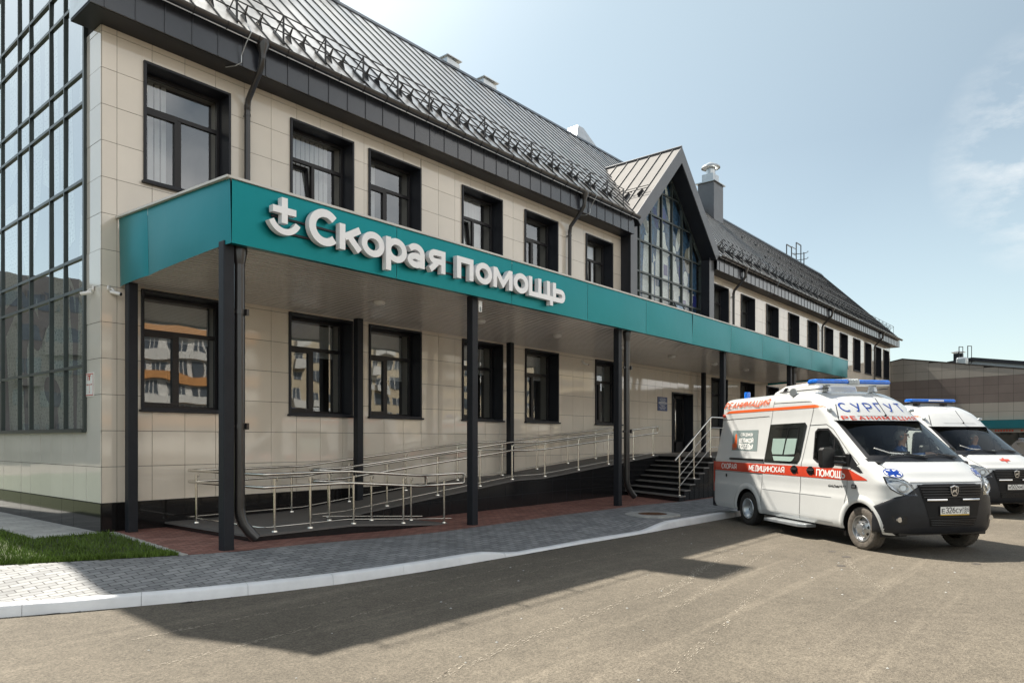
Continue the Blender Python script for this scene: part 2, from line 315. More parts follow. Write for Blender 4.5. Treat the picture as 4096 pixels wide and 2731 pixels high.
M['tyremark'] = mat('chalky_tyre_mark', (.32, .285, .23), .9, var=.35, scale=30)

# ---------------------------------------------------------------- stroke lettering
def arc(cx, cy, rx, ry, a0, a1, n=14): return [(cx + rx * math.cos(R(a0 + (a1 - a0) * i / n)), cy + ry * math.sin(R(a0 + (a1 - a0) * i / n))) for i in range(n + 1)]
L_ = lambda *p: list(p)
def bowl(x0, x1, y0, y1):          # a P-like bowl open to the left
    r = (y1 - y0) / 2; rx = min(r, x1 - x0); return [(x0, y1)] + arc(x1 - rx, y0 + r, rx, r, 90, -90, 10) + [(x0, y0)]
G = {
 'А': (.72, [L_((0, 0), (.36, 1), (.72, 0)), L_((.13, .28), (.59, .28))]), 'Е': (.56, [L_((.56, 0), (0, 0), (0, 1), (.56, 1)), L_((0, .52), (.5, .52))]),
 'Р': (.60, [L_((0, 0), (0, 1)), bowl(0, .6, .42, 1)]), 'Н': (.64, [L_((0, 0), (0, 1)), L_((.64, 0), (.64, 1)), L_((0, .52), (.64, .52))]),
 'И': (.66, [L_((0, 1), (0, 0)), L_((0, .04), (.66, .96)), L_((.66, 1), (.66, 0))]), 'М': (.80, [L_((0, 0), (0, 1)), L_((0, .98), (.4, .2), (.8, .98)), L_((.8, 1), (.8, 0))]),
 'Ц': (.72, [L_((0, 1), (0, 0), (.72, 0), (.72, -.2)), L_((.6, 0), (.6, 1))]), 'Я': (.62, [L_((.62, 0), (.62, 1)), [(.62 - a, b) for a, b in bowl(0, .6, .42, 1)], L_((.3, .42), (.02, 0))]),
 'С': (.66, [arc(.36, .5, .36, .5, 48, 312, 18)]), 'У': (.66, [L_((0, 1), (.35, .36)), L_((.66, 1), (.28, .12), (.14, 0), (.03, .03))]), 'Г': (.52, [L_((0, 0), (0, 1), (.52, 1))]),
 'Т': (.62, [L_((0, 1), (.62, 1)), L_((.31, 0), (.31, 1))]), 'К': (.62, [L_((0, 0), (0, 1)), L_((.62, 1), (.06, .5)), L_((.2, .58), (.64, 0))]),
 'О': (.72, [arc(.36, .5, .36, .5, 0, 360, 24)]), 'П': (.62, [L_((0, 0), (0, 1), (.62, 1), (.62, 0))]), 'Д': (.76, [L_((0, -.2), (0, 0), (.76, 0), (.76, -.2)), L_((.12, 0), (.22, 1), (.62, 1), (.62, 0))]),
 'Щ': (.98, [L_((0, 1), (0, 0), (.98, 0), (.98, -.2)), L_((.43, 0), (.43, 1)), L_((.86, 0), (.86, 1))]), 'Ь': (.58, [L_((0, 0), (0, 1)), bowl(0, .58, 0, .56)]),
 'Л': (.66, [L_((0, 0), (.1, .06), (.18, 1), (.66, 1), (.66, 0))]), 'Й': (.66, [L_((0, 1), (0, 0)), L_((0, .04), (.66, .96)), L_((.66, 1), (.66, 0)), arc(.33, 1.24, .17, .12, 180, 360, 6)]),
 'Б': (.58, [L_((.54, 1), (0, 1), (0, 0)), bowl(0, .58, 0, .58)]), 'В': (.60, [L_((0, 0), (0, 1)), bowl(0, .56, .52, 1), bowl(0, .6, 0, .52)]), 'Ы': (.82, [L_((0, 0), (0, 1)), bowl(0, .54, 0, .56), L_((.82, 0), (.82, 1))]),
 'З': (.56, [arc(.26, .75, .28, .25, 140, -90, 9), arc(.26, .26, .30, .26, 90, -140, 9)]), '!': (.12, [L_((.06, .3), (.06, 1)), L_((.06, 0), (.06, .12))]), ' ': (.30, []),
 '3': (.52, [arc(.26, .75, .26, .25, 150, -90, 9), arc(.26, .26, .28, .26, 90, -150, 9)]), '2': (.52, [arc(.26, .72, .26, .28, 165, -30, 9) + [(0, 0), (.54, 0)]]),
 '6': (.54, [arc(.27, .3, .27, .3, 0, 360, 18), L_((.03, .4), (.12, .75), (.42, 1))]), '1': (.3, [L_((.02, .74), (.26, 1), (.26, 0))]), '8': (.54, [arc(.27, .75, .23, .25, 0, 360, 14), arc(.27, .26, .27, .26, 0, 360, 16)]),
 '5': (.54, [L_((.5, 1), (.06, 1), (.03, .56)), arc(.25, .32, .29, .32, 135, -140, 12)]), '0': (.54, [arc(.27, .5, .27, .5, 0, 360, 20)]),
 'N': (.66, [L_((0, 0), (0, 1)), L_((0, .96), (.66, .04)), L_((.66, 0), (.66, 1))]), 'E': (.56, [L_((.56, 0), (0, 0), (0, 1), (.56, 1)), L_((0, .52), (.5, .52))]), 'X': (.64, [L_((0, 0), (.64, 1)), L_((0, 1), (.64, 0))]),
 'T': (.62, [L_((0, 1), (.62, 1)), L_((.31, 0), (.31, 1))]), 'R': (.60, [L_((0, 0), (0, 1)), bowl(0, .58, .45, 1), L_((.3, .45), (.6, 0))]), 'U': (.6, [[(0, 1)] + arc(.3, .3, .3, .3, 180, 360, 10) + [(.6, 1)]]),
 'S': (.54, [arc(.27, .75, .25, .25, 30, 270, 10) + arc(.27, .25, .27, .25, 90, -150, 10)]), 'G': (.66, [arc(.34, .5, .34, .5, 50, 330, 16) + [(.64, .45), (.4, .45)]]), 'A': (.72, [L_((0, 0), (.36, 1), (.72, 0)), L_((.13, .28), (.59, .28))]),
 'Z': (.58, [L_((0, 1), (.58, 1), (0, 0), (.6, 0))]), 'l': (.06, [L_((.03, 0), (.03, 1))]), 'e': (.46, [L_((.02, .34), (.46, .34)) + arc(.24, .34, .23, .34, 0, 310, 12)[1:]]), '-': (.3, [L_((0, .45), (.3, .45))]),
 '.': (.1, [L_((.0, .04), (.1, .04))]), ':': (.1, [L_((.0, .2), (.1, .2)), L_((.0, .6), (.1, .6))]),
}
def stroke_polys(pl, t):
    n = len(pl); closed = n > 3 and math.dist(pl[0], pl[-1]) < 1e-4; P = [Vector((a, b)) for a, b in (pl[:-1] if closed else pl)]; n = len(P); A = []; B = []
    for i in range(n):
        d0 = (P[i] - P[i - 1]) if (i > 0 or closed) else (P[1] - P[0]); d1 = (P[(i + 1) % n] - P[i]) if (i < n - 1 or closed) else d0
        d0 = d0.normalized(); d1 = d1.normalized(); n0 = Vector((-d0.y, d0.x)); n1 = Vector((-d1.y, d1.x)); mm = n0 + n1
        mm = n0 if mm.length < .2 else mm.normalized(); k = min(1.7, 1 / max(.35, mm.dot(n0))); A.append(P[i] + mm * t / 2 * k); B.append(P[i] - mm * t / 2 * k)
    return A, B, closed
def strokes(mb, polys, t, fn, depth=0, mi=0, z0=0):
    """thick lines of a glyph: fn(a, b, h) maps glyph plane + height to space; each stroke sits a hair above the last"""
    for k, pl in enumerate(polys):
        A, B, cl = stroke_polys(pl, t); n = len(A); h = z0 + .0004 * k + depth; segs = n if cl else n - 1
        v = [fn(p.x, p.y, h) for p in A] + [fn(p.x, p.y, h) for p in B]; f = [(i, (i + 1) % n, n + (i + 1) % n, n + i) for i in range(segs)]
        if depth:
            v += [fn(p.x, p.y, z0) for p in A] + [fn(p.x, p.y, z0) for p in B]
            for i in range(segs):
                j = (i + 1) % n; f += [(i, 2 * n + i, 2 * n + j, j), (n + i, n + j, 3 * n + j, 3 * n + i)]
            if not cl: f += [(0, n, 3 * n, 2 * n), (n - 1, 3 * n - 1, 4 * n - 1, 2 * n - 1)]
        mb.add(v, f, mi)
def text(mb, s, x0, x1, y0, h, fn, t=.17, gap=.2, slant=0, mi=0, z0=0):
    wid = sum(G[c][0] for c in s) + gap * (len(s) - 1); kx = (x1 - x0) / wid; cx = 0
    for c in s:
        w, pls = G[c]
        if pls: strokes(mb, [[(a + cx, b) for a, b in p] for p in pls], t, lambda a, b, q: fn(x0 + (a + b * slant) * kx, y0 + b * h, q), 0, mi, z0)
        cx += w + gap

# ---------------------------------------------------------------- ground
ZA = -0.265
def interp(x, pts): return float(np.interp(x, [p[0] for p in pts], [p[1] for p in pts]))
KX = [(-14, 3.1), (-8, -.45), (-5, -2.35), (-3.4, -3.42), (-2.48, -4.03), (-1.78, -4.39), (-.79, -4.83), (.05, -5.10), (.88, -5.30), (2.17, -5.45), (3.2, -5.50), (4.0, -5.55), (5.7, -5.62), (7.5, -5.74), (8.66, -5.76), (11.3, -5.87), (20, -6.1), (60, -6.5)]
YB = [(-14, 3.2), (-6, -.45), (-2.03, -2.43), (-.22, -3.38), (.5, -3.62), (4.5, -3.66), (8, -3.62), (11.3, -3.75), (13.2, -4.1), (14.2, -4.12), (60, -4.3)]
def smooth(t): t = min(1, max(0, t)); return t * t * (3 - 2 * t)
def gz(x): return -.10 * smooth((x - .3) / 4.2)
def kerbtop(x): return -.147 + .022 * smooth((x - 1.5) / 5) - .105 * (smooth((x - 3.05) / 1.0) * (1 - smooth((x - 7.4) / 1.2)))
def pz(x, y):
    yk = interp(x, KX); d = (gz(x) + .008 - kerbtop(x)); return gz(x) - d * (1 - smooth((y - yk) / 1.7))
b = MB(); b.grid(lambda x, y: (x, y, ZA), [-700, -60, -20, -8, 0, 8, 20, 40, 80, 900], [-700, -60, -20, -8, -4, 0, 4, 12, 60, 900])
struct(b.build('asphalt_ground', M['asphalt']))
xs = [-14 + .5 * i for i in range(27)] + [-.5 + .25 * i for i in range(66)] + [16 + 2 * i for i in range(23)]
b = MB(); b.grid(lambda x, t: (x, interp(x, KX) + t * (interp(x, YB) - interp(x, KX)), pz(x, interp(x, KX) + t * (interp(x, YB) - interp(x, KX)))), xs, [0, .12, .25, .4, .6, .8, 1])
struct(b.build('grey_pavement', M['pave_grey'], smooth=60))
def edge_grass(y): return .13 - (.35) * (y + .13) / (-3.25)
xs2 = [-.30 + .25 * i for i in range(66)] + [16 + 2 * i for i in range(23)]
def redpt(x, t):
    y0 = interp(x, YB); y1 = .3; y = y0 + t * (y1 - y0); xx = max(x, -.22 + (.35) * min(1, max(0, (y + 3.38) / 3.25))); return (xx, y, gz(xx) + .001)
b = MB(); b.grid(redpt, xs2, [0, .2, .4, .6, .8, 1]); struct(b.build('red_pavement', M['pave_red'], smooth=60))
b = MB(); b.quad((-.92, -.02, .004), (.0, -.10, .004), (.0, 30, -.05), (-.98, 30, -.05)); struct(b.build('wall_path', M['path']))
b = MB(); b.quad((-.97, -.10, .0), (-.92, -.02, .012), (-.98, 30, -.04), (-1.03, 30, -.04))
for i in range(13):
    t0, t1 = i / 13, (i + 1) / 13; p = lambda t: (-.22 + .35 * t, -3.38 + 3.25 * t)
    (xa, ya), (xb, yb) = p(t0), p(t1); b.box(min(xa, xb) - .04, max(xa, xb) + .02, ya, yb - .006, -.06, .012)
struct(b.build('lawn_edging_kerb', M['concrete']))
# lawn
def lawn_in(x, y): return y > interp(x, YB) + .03 and x < -.22 + .35 * (y + 3.38) / 3.25 - .06 and (x < -1.0 or y < -.14 - .05 * x)
b = MB()
for i in range(60):
    x0 = -9 + i * .155; x1 = x0 + .155
    for j in range(140):
        y0 = -4 + j * .2
        if lawn_in(x0 + .08, y0 + .1): b.quad((x0, y0, -.012 + .012), (x1, y0, 0), (x1, y0 + .2, 0), (x0, y0 + .2, 0))
struct(b.build('lawn_soil', M['soil'], recalc=False))
b = MB(); rg = random.Random(3); cnt = 0
while cnt < 17000:
    x = rg.uniform(-3.2, .1); y = rg.uniform(-3.4, 2.2)
    if rg.random() < .25: y = interp(x, YB) + .03 + rg.random() * .25
    if not lawn_in(x, y): continue
    h = rg.uniform(.035, .075) * (1.25 if rg.random() < .1 else 1); a = rg.uniform(0, 6.28); w = rg.uniform(.004, .007); lx, ly = rg.gauss(0, .02), rg.gauss(0, .02)
    c, s_ = math.cos(a) * w, math.sin(a) * w
    b.add([(x - c, y - s_, 0), (x + c, y + s_, 0), (x + lx * .5 + c * .7, y + ly * .5 + s_ * .7, h * .6), (x + lx + c * .1, y + ly, h), (x + lx * .5 - c * .7, y + ly * .5 - s_ * .7, h * .6)], [(0, 1, 2, 4), (4, 2, 3)]); cnt += 1
tag(struct(b.build('lawn_grass', M['grass'], recalc=False), 'stuff'), 'short green lawn in the corner between wall path and grey pavement', 'grass')
# kerb: painted blocks about 3 m long with small joints
b = MB(); px = []
x = -13.0
while x < 59: px.append(x); x += .25 if x < 14 else 2
blk = [-13]
while blk[-1] < 14: blk.append(round(blk[-1] + rg.uniform(.94, 1.02), 3))
blk += [20, 30, 40, 59]
kdz = {k: rg.uniform(-.006, .006) for k in range(len(blk))}
for i in range(len(blk) - 1):
    lo, hi = blk[i] + .002, blk[i + 1] - .002; st = [lo] + [q for q in px if lo + .05 < q < hi - .05] + [hi]
    sec = []
    for x in st:
        y = interp(x, KX); dx = .1; s = (interp(x + dx, KX) - interp(x - dx, KX)) / (2 * dx); nn = Vector((s, -1)).normalized(); zt = kerbtop(x); jit = rg.uniform(-.003, .003)
        pr = [(0, -.35), (0, zt - .003), (.018, zt + .006), (.125, zt + .004 + jit), (.15, zt - .02), (.158, ZA - .05)]
        sec.append([(x + nn.x * (o + kdz[i] * .6), y + nn.y * (o + kdz[i] * .6), z + kdz[i] * .5) for o, z in pr])
    n = 6; v = [p for q in sec for p in q]; f = []
    for k in range(len(sec) - 1): f += [(k * n + j, k * n + j + 1, (k + 1) * n + j + 1, (k + 1) * n + j) for j in range(n - 1)]
    f += [tuple(range(n)), tuple(range((len(sec) - 1) * n, len(sec) * n))]; b.add(v, f)
struct(b.build('white_kerb', M['kerb'], smooth=50))
# chalky tyre marks on the road (real wear, laid just above the asphalt)
b = MB()
for pts, w in [([(-2.2, -7.0), (-1, -6.95), (1.5, -6.75), (4, -6.72), (6.5, -6.9)], .02), ([(-1.2, -8.95), (.4, -8.75), (2, -8.65), (3.6, -8.62), (5.2, -8.35), (6.6, -7.9)], .035), ([(2.6, -8.85), (3.6, -8.72), (4.3, -8.45), (5.2, -8.3), (6.9, -8.2)], .03),
               ([(2.3, -9.25), (4.0, -8.95), (5.6, -8.7), (7, -8.5)], .03), ([(.3, -10.2), (2.2, -9.85), (4.5, -9.4), (6.6, -9.25)], .03), ([(-2.0, -6.05), (-.6, -6.1), (1.6, -6.25), (4.6, -6.35)], .02), ([(4.7, -10.7), (5.8, -10.1), (6.8, -9.7)], .04)]:
    P = []
    for i in range(len(pts) - 1):
        for k in range(14): t = k / 14; P.append((pts[i][0] + (pts[i + 1][0] - pts[i][0]) * t, pts[i][1] + (pts[i + 1][1] - pts[i][1]) * t + rg.uniform(-.006, .006)))
    for k in range(len(P) - 1):
        for q in range(16):
            if rg.random() < .58: continue
            (xa, ya), (xb, yb) = P[k], P[k + 1]; t = rg.random(); L = rg.uniform(.01, .05); dx, dy = xb - xa, yb - ya; n_ = math.hypot(dx, dy); dx, dy = dx / n_, dy / n_
            o_ = rg.gauss(0, w * .9); x, y = xa + (xb - xa) * t - dy * o_, ya + (yb - ya) * t + dx * o_; ww = rg.uniform(.0015, .004)
            b.quad((x + dy * ww, y - dx * ww, ZA + .004), (x + dx * L + dy * ww, y + dy * L - dx * ww, ZA + .004), (x + dx * L - dy * ww, y + dy * L + dx * ww, ZA + .004), (x - dy * ww, y + dx * ww, ZA + .004))
struct(b.build('tyre_mark_dust', M['tyremark'], recalc=False))
b = MB()
for (cx_, cy_, r_) in ((7.44, -9.32, .08), (7.03, -9.64, .09), (6.14, -9.82, .09), (7.62, -10.59, .05), (7.58, -11.26, .08)):
    n = 22; b.ngon([(cx_ + r_ * rg.uniform(.7, 1.15) * math.cos(2 * math.pi * k / n), cy_ + r_ * .75 * rg.uniform(.7, 1.15) * math.sin(2 * math.pi * k / n), ZA + .0025) for k in range(n)])
struct(b.build('oil_stains', mat('oil_stain', (.055, .047, .040), .75, var=.5, scale=22), recalc=False))
b = MB()
for k in range(26):                                                    # soot and grit gathered along the kerb foot
    x = rg.uniform(-2.6, 9); y = interp(x, KX) - .19 - abs(rg.gauss(0, .05)); l_ = rg.uniform(.05, .3); b.quad((x, y - .012, ZA + .003), (x + l_, interp(x + l_, KX) - .19 - .02, ZA + .003), (x + l_, interp(x + l_, KX) - .165, ZA + .003), (x, y + .02, ZA + .003))
struct(b.build('kerb_dirt', mat('kerb_grit', (.05, .045, .038), .95, var=.6, scale=30), recalc=False))
b = MB()
for k in range(70):
    x, y, s_ = rg.uniform(-4.5, 8), rg.uniform(-11.5, -6.2), rg.uniform(.006, .018)
    b.add([(x + s_ * math.cos(a) * rg.uniform(.6, 1.3), y + s_ * math.sin(a), ZA + .002) for a in (0, 1.3, 2.5, 3.9, 5.1)] + [(x, y, ZA + s_ * .8)], [(0, 1, 5), (1, 2, 5), (2, 3, 5), (3, 4, 5), (4, 0, 5)])
tag(struct(b.build('road_pebbles', M['concrete'], recalc=False), 'stuff'), 'loose pale grit scattered over the sunlit asphalt', 'gravel')

# ---------------------------------------------------------------- main building
BL = thing('hospital_building', 'long two storey beige tiled building with dark metal pitched roof and pointed gable', 'building')
EZ, ZR, YR, XE = 8.38, 14.6, 5.0, 54.0
W, H = 1.58, 2.08
UPX = [.66, 3.52, 5.51, 8.50, 11.04, 14.1] + [23.4, 26.35, 29.38, 32.4, 35.4, 38.35, 41.35, 44.25, 46.95, 49.7, 52.0]
LOX = [.62, 3.49, 5.52, 8.51, 11.07, 14.64]
LO2 = [23.3, 26.3, 29.4, 32.4, 35.4, 38.4, 41.4, 44.3]
HOLES = [(x, x + W, 5.97, 5.97 + H) for x in UPX] + [(x, x + W, 2.04, 2.04 + H) for x in LOX + LO2] + [(19.84, 21.58, 1.05, 3.34), (16.21, 22.67, 4.4, 9.6)]
def tiled(mb, us, vs, holes, place, rgn, gap=.0075, depth=.012, mi=0, tilt=.0011):
    for i in range(len(us) - 1):
        for j in range(len(vs) - 1):
            a0, a1, b0, b1 = us[i] + gap / 2, us[i + 1] - gap / 2, vs[j] + gap / 2, vs[j + 1] - gap / 2
            parts = [(a0, a1, b0, b1)]
            for h in holes:
                nxt = []
                for (p0, p1, q0, q1) in parts:
                    if p1 <= h[0] or p0 >= h[1] or q1 <= h[2] or q0 >= h[3]: nxt.append((p0, p1, q0, q1)); continue
                    if p0 < h[0]: nxt.append((p0, h[0], q0, q1))
                    if p1 > h[1]: nxt.append((h[1], p1, q0, q1))
                    m0, m1 = max(p0, h[0]), min(p1, h[1])
                    if q0 < h[2]: nxt.append((m0, m1, q0, h[2]))
                    if q1 > h[3]: nxt.append((m0, m1, h[3], q1))
                parts = nxt
            ta, tb, tc = [rgn.uniform(-tilt, tilt) for _ in range(3)]
            for (p0, p1, q0, q1) in parts:
                if p1 - p0 < .02 or q1 - q0 < .02: continue
                hgt = lambda a, c: depth + ta + tb * (a - a0) / (a1 - a0) + tc * (c - b0) / (b1 - b0)
                top = [place(a, c, hgt(a, c)) for a, c in ((p0, q0), (p1, q0), (p1, q1), (p0, q1))]; bot = [place(a, c, 0) for a, c in ((p0, q0), (p1, q0), (p1, q1), (p0, q1))]
                mb.add(top + bot, [(0, 1, 2, 3), (0, 4, 5, 1), (1, 5, 6, 2), (2, 6, 7, 3), (3, 7, 4, 0)], mi)
rt_ = random.Random(11)
us = [0.0, .235] + [.235 + .573 * i for i in range(1, 94)]; us = [u for u in us if u < XE - .2] + [XE]
vs = [.48 + .6 * k for k in range(13)] + [8.28, EZ]
b = MB(); tiled(b, us, vs, HOLES, lambda a, c, h: (a, -h, c), rt_); b.build('front_wall', M['tile'], BL, recalc=False)
def backing(mb, us, vs, holes, place):
    U = sorted(set(us) | {h[k] for h in holes for k in (0, 1)}); V = sorted(set(vs) | {h[k] for h in holes for k in (2, 3)})
    U = [u for u in U if us[0] <= u <= us[-1]]; V = [v for v in V if vs[0] <= v <= vs[-1]]
    for i in range(len(U) - 1):
        for j in range(len(V) - 1):
            cu, cv = (U[i] + U[i + 1]) / 2, (V[j] + V[j + 1]) / 2
            if any(h[0] < cu < h[1] and h[2] < cv < h[3] for h in holes): continue
            mb.quad(place(U[i], V[j]), place(U[i + 1], V[j]), place(U[i + 1], V[j + 1]), place(U[i], V[j + 1]))
b = MB(); backing(b, [0, XE], [-.3, EZ + .6], HOLES, lambda a, c: (a, .004, c)); b.build('front_wall_backing', M['gap'], BL)
us2 = [0.0, .235] + [.235 + 1.146 * i for i in range(1, 47)]
b = MB(); tiled(b, [u for u in us2 if u < XE] + [XE], [-.3, .47], [], lambda a, c, h: (a, -h - .004, c), rt_, gap=.004); b.build('front_plinth', M['plinth'], BL, recalc=False)
b = MB(); tiled(b, [.0, .63] + [.63 + .573 * i for i in range(1, 20)], vs[:3] + [1.655], [], lambda a, c, h: (-h, a, c), rt_, tilt=.002)
tiled(b, [0, .62], [1.655, 2.28] + vs[4:], [], lambda a, c, h: (-h, a, c), rt_, tilt=.002); b.build('side_wall', M['tile_side'], BL, recalc=False)
b = MB(); tiled(b, [.0, .63] + [.63 + .573 * i for i in range(1, 20)], [-.3, .47], [], lambda a, c, h: (-h - .004, a, c), rt_, gap=.004); b.build('side_plinth', M['plinth'], BL, recalc=False)
b = MB(); backing(b, [0, 10.3], [-.3, 9.2], [(.66, 10.0, 1.70, 9.5)], lambda a, c: (.004, a, c)); b.quad((XE, 0, -.3), (XE, 10.3, -.3), (XE, 10.3, 9), (XE, 0, 9)); b.ngon([(XE, 0, 9), (XE, 10.3, 9), (XE, 5.1, 14.4)]); b.quad((0, 10.3, -.3), (XE, 10.3, -.3), (XE, 10.3, 9), (0, 10.3, 9))
b.build('rear_shell', M['gap'], BL)
# interior seen through the panes
b = MB()
for z0, z1 in ((1.0, 4.3), (4.75, 8.3)):
    b.box(.7, XE - .2, .62, 4.2, z0 - .02, z0); b.box(.7, XE - .2, .62, 4.2, z1, z1 + .02); b.quad((.7, 4.2, z0), (XE - .2, 4.2, z0), (XE - .2, 4.2, z1), (.7, 4.2, z1))
    for x in (2.95, 7.8, 10.6, 13.4, 16.1, 22.9, 25.7, 28.7, 31.7, 34.7, 37.6, 40.7, 43.6, 46.4, 49.2, 51.7): b.box(x, x + .12, .62, 4.2, z0, z1)
b.build('interior_rooms', M['room'], BL)
for (x, y) in ((.95, 1.5), (3.6, 1.3)):
    q = MB(); q.box(x, x + .4, y, y + .3, 8.24, 8.28); q.build('ceiling_panel_lamp', M['lampglow'], BL)

# windows
def make_window(kind):
    b = MB(); t = .045; yo, yi = -.055, .33
    for (x0, x1, z0, z1) in ((0, W, 0, t), (0, W, H - t, H), (0, t, t, H - t), (W - t, W, t, H - t)): b.box(x0, x1, yo, yi, z0, z1)
    b.box(-.03, W + .03, -.10, .02, -.03, .012)
    win = b.build('window', M['dark'], BL, bevel=.006)
    f = MB(); y0, y1 = .30, .37; e = t + .001; fr = .055; zt = H * .66; xm = W * .46
    for (x0, x1, z0, z1) in ((e, W - e, e, e + fr), (e, W - e, H - e - fr, H - e), (e, e + fr, e + fr, H - e - fr), (W - e - fr, W - e, e + fr, H - e - fr)): f.box(x0, x1, y0, y1, z0, z1)
    f.box(e + fr, W - e - fr, y0 + .002, y1 - .002, zt, zt + .075); f.box(xm, xm + .075, y0 + .004, y1 - .004, e + fr, zt)
    f.build('frame', M['frame'], win, bevel=.004)
    P = MB(); P.quad((e + fr, .34, zt + .075), (W - e - fr, .34, zt + .075), (W - e - fr, .34, H - e - fr), (e + fr, .34, H - e - fr)); P.quad((xm + .075, .34, e + fr), (W - e - fr, .34, e + fr), (W - e - fr, .34, zt), (xm + .075, .34, zt))
    P.build('pane', M['pane'], win)
    sx0, sx1, sz0, sz1 = e + fr - .004, xm + .004, e + fr - .004, zt + .004; a = R(7) if kind == 'tilt' else 0
    def sp(x, y, z): dz = z - sz0; return (x, .335 + y * math.cos(a) + dz * math.sin(a), sz0 + dz * math.cos(a) - y * math.sin(a))
    s = MB(); sw = .055
    for (x0, x1, z0, z1) in ((sx0, sx1, sz0, sz0 + sw), (sx0, sx1, sz1 - sw, sz1), (sx0, sx0 + sw, sz0 + sw, sz1 - sw), (sx1 - sw, sx1, sz0 + sw, sz1 - sw)):
        s.add([sp(x, y, z) for z in (z0, z1) for y in (-.045, .03) for x in (x0, x1)], [(0, 2, 3, 1), (4, 5, 7, 6), (0, 1, 5, 4), (2, 6, 7, 3), (0, 4, 6, 2), (1, 3, 7, 5)])
    s.build('sash', M['frame'], win)
    g = MB(); g.quad(sp(sx0 + sw, 0, sz0 + sw), sp(sx1 - sw, 0, sz0 + sw), sp(sx1 - sw, 0, sz1 - sw), sp(sx0 + sw, 0, sz1 - sw)); g.build('sash_pane', M['pane'], win)
    j = MB(); j.quad((e, .375, e), (e, .62, e), (e, .62, H - e), (e, .375, H - e)); j.quad((W - e, .375, e), (W - e, .62, e), (W - e, .62, H - e), (W - e, .375, H - e)); j.quad((e, .375, H - e), (W - e, .375, H - e), (W - e, .62, H - e), (e, .62, H - e)); j.quad((e, .375, e), (W - e, .375, e), (W - e, .62, e), (e, .62, e))
    j.build('jamb', M['jamb'], win)
    bl = MB(); x0, x1 = {'tilt': (.30, 1.25), 'shut': (.1, .62), 'low': (.08, 1.5), 'tiltlow': (.08, 1.5)}[kind]; x = x0
    if kind in ('low', 'tiltlow'):
        z = H - .1
        while z > H * (.62 if kind == 'low' else .45): bl.box(.08, 1.5, .60, .603, z - .022, z); z -= .026
    else:
        while x < x1: bl.quad((x, .58, .06), (x + .07, .54, .06), (x + .07, .54, H - .06), (x, .58, H - .06)); x += .115
    bl.build('blind', M['blind'], win, recalc=False)
    return win
tmpl = {k: make_window(k) for k in ('tilt', 'shut', 'low', 'tiltlow')}; used = set()
def put_window(kind, x, z):
    o = tmpl[kind]
    if kind in used: o = copy_tree(o, BL)
    used.add(kind); o.location = (x, 0, z); return o
for i, x in enumerate(UPX): put_window('tilt' if i in (1, 3, 5, 9) else 'shut', x, 5.97)
for i, x in enumerate(LOX + LO2): put_window('tiltlow' if i in (2, 6) else 'low', x, 2.04)
# entrance door
b = MB(); x0, x1, z0, z1 = 19.84, 21.58, 1.05, 3.34
for q in ((x0, x0 + .06, z0, z1), (x1 - .06, x1, z0, z1), (x0 + .06, x1 - .06, z1 - .06, z1)): b.box(q[0], q[1], -.05, .45, q[2], q[3])
d = b.build('entrance_door', M['dark'], BL, bevel=.006)
b = MB()
for q in ((19.92, 20.02, 1.08, 3.25), (21.4, 21.5, 1.08, 3.25), (20.64, 20.78, 1.08, 3.25), (19.92, 21.5, 3.15, 3.26), (19.92, 21.5, 1.06, 1.45)): b.box(q[0], q[1], .30, .36, q[2], q[3])
b.build('door_leaf', M['frame'], d)
b = MB(); b.quad((20.02, .33, 1.45), (20.64, .33, 1.45), (20.64, .33, 3.15), (20.02, .33, 3.15)); b.quad((20.78, .33, 1.45), (21.4, .33, 1.45), (21.4, .33, 3.15), (20.78, .33, 3.15)); b.build('door_glass', M['pane'], d)
b = MB(); b.tube([(20.58, .29, 1.5), (20.58, .22, 1.55), (20.58, .22, 3.0), (20.58, .29, 3.05)], .016, 8); b.build('pull_handle', M['steel'], d, smooth=50)
b = MB(); b.lathe([(.001, .322), (.12, .322)], (20.33, 0, 2.6), 'y', 20); b.build('yellow_marker', M['yellow'], d)

# eave box, gutter, roof
def eave(x0, x1):
    b = MB(); b.box(x0, x1, -.52, 0.3, EZ, EZ + .03); b.build('eave_soffit', M['dark'], BL)
    b = MB(); b.box(x0, x1, -.54, -.50, EZ, 8.93)
    x = x0 + .2
    while x < x1 - .05: b.box(x, x + .020, -.556, -.54, EZ, 8.92); x += .47
    b.build('eave_fascia', M['dark2'], BL, bevel=.004)
    b = MB(); n = 10; pr = [(-.70 + .075 * math.cos(R(180 + 180 * i / n)), 8.95 + .10 * math.sin(R(180 + 180 * i / n))) for i in range(n + 1)]; pr2 = [(-.70 + .069 * math.cos(R(360 - 180 * i / n)), 8.952 + .094 * math.sin(R(360 - 180 * i / n))) for i in range(n + 1)]
    P = pr + pr2; m = len(P); b.add([(x, y, z) for x in (x0 - .05, x1 + .05) for y, z in P], [(i, (i + 1) % m, m + (i + 1) % m, m + i) for i in range(m)] + [tuple(range(m)), tuple(range(2 * m - 1, m - 1, -1))])
    x = x0 + .35
    while x < x1:
        b.tube([(x, -.70 + .081 * math.cos(R(180 + 180 * i / 8)), 8.95 + .106 * math.sin(R(180 + 180 * i / 8))) for i in range(9)], .010, 5); x += .605
    b.build('gutter', M['gutter'], BL, smooth=40)
eave(-.36, 16.2); eave(22.7, 54.45)
b = MB(); b.box(-.36, -.02, -.50, .30, EZ + .031, 9.1); b.quad((-.37, -.5, EZ + .03), (-.37, .32, EZ + .03), (-.37, .32, 10.2), (-.37, -.5, 9.0)); b.build('eave_end_box', M['zinc'], BL)
RK = 9.60
GC, GA, GH = 19.45, 12.25, 3.25      # gable centre, apex height, half width
def ys(x, xm): return GA - abs(x - GC) - RK - .04 if abs(xm - GC) < GH else -.72
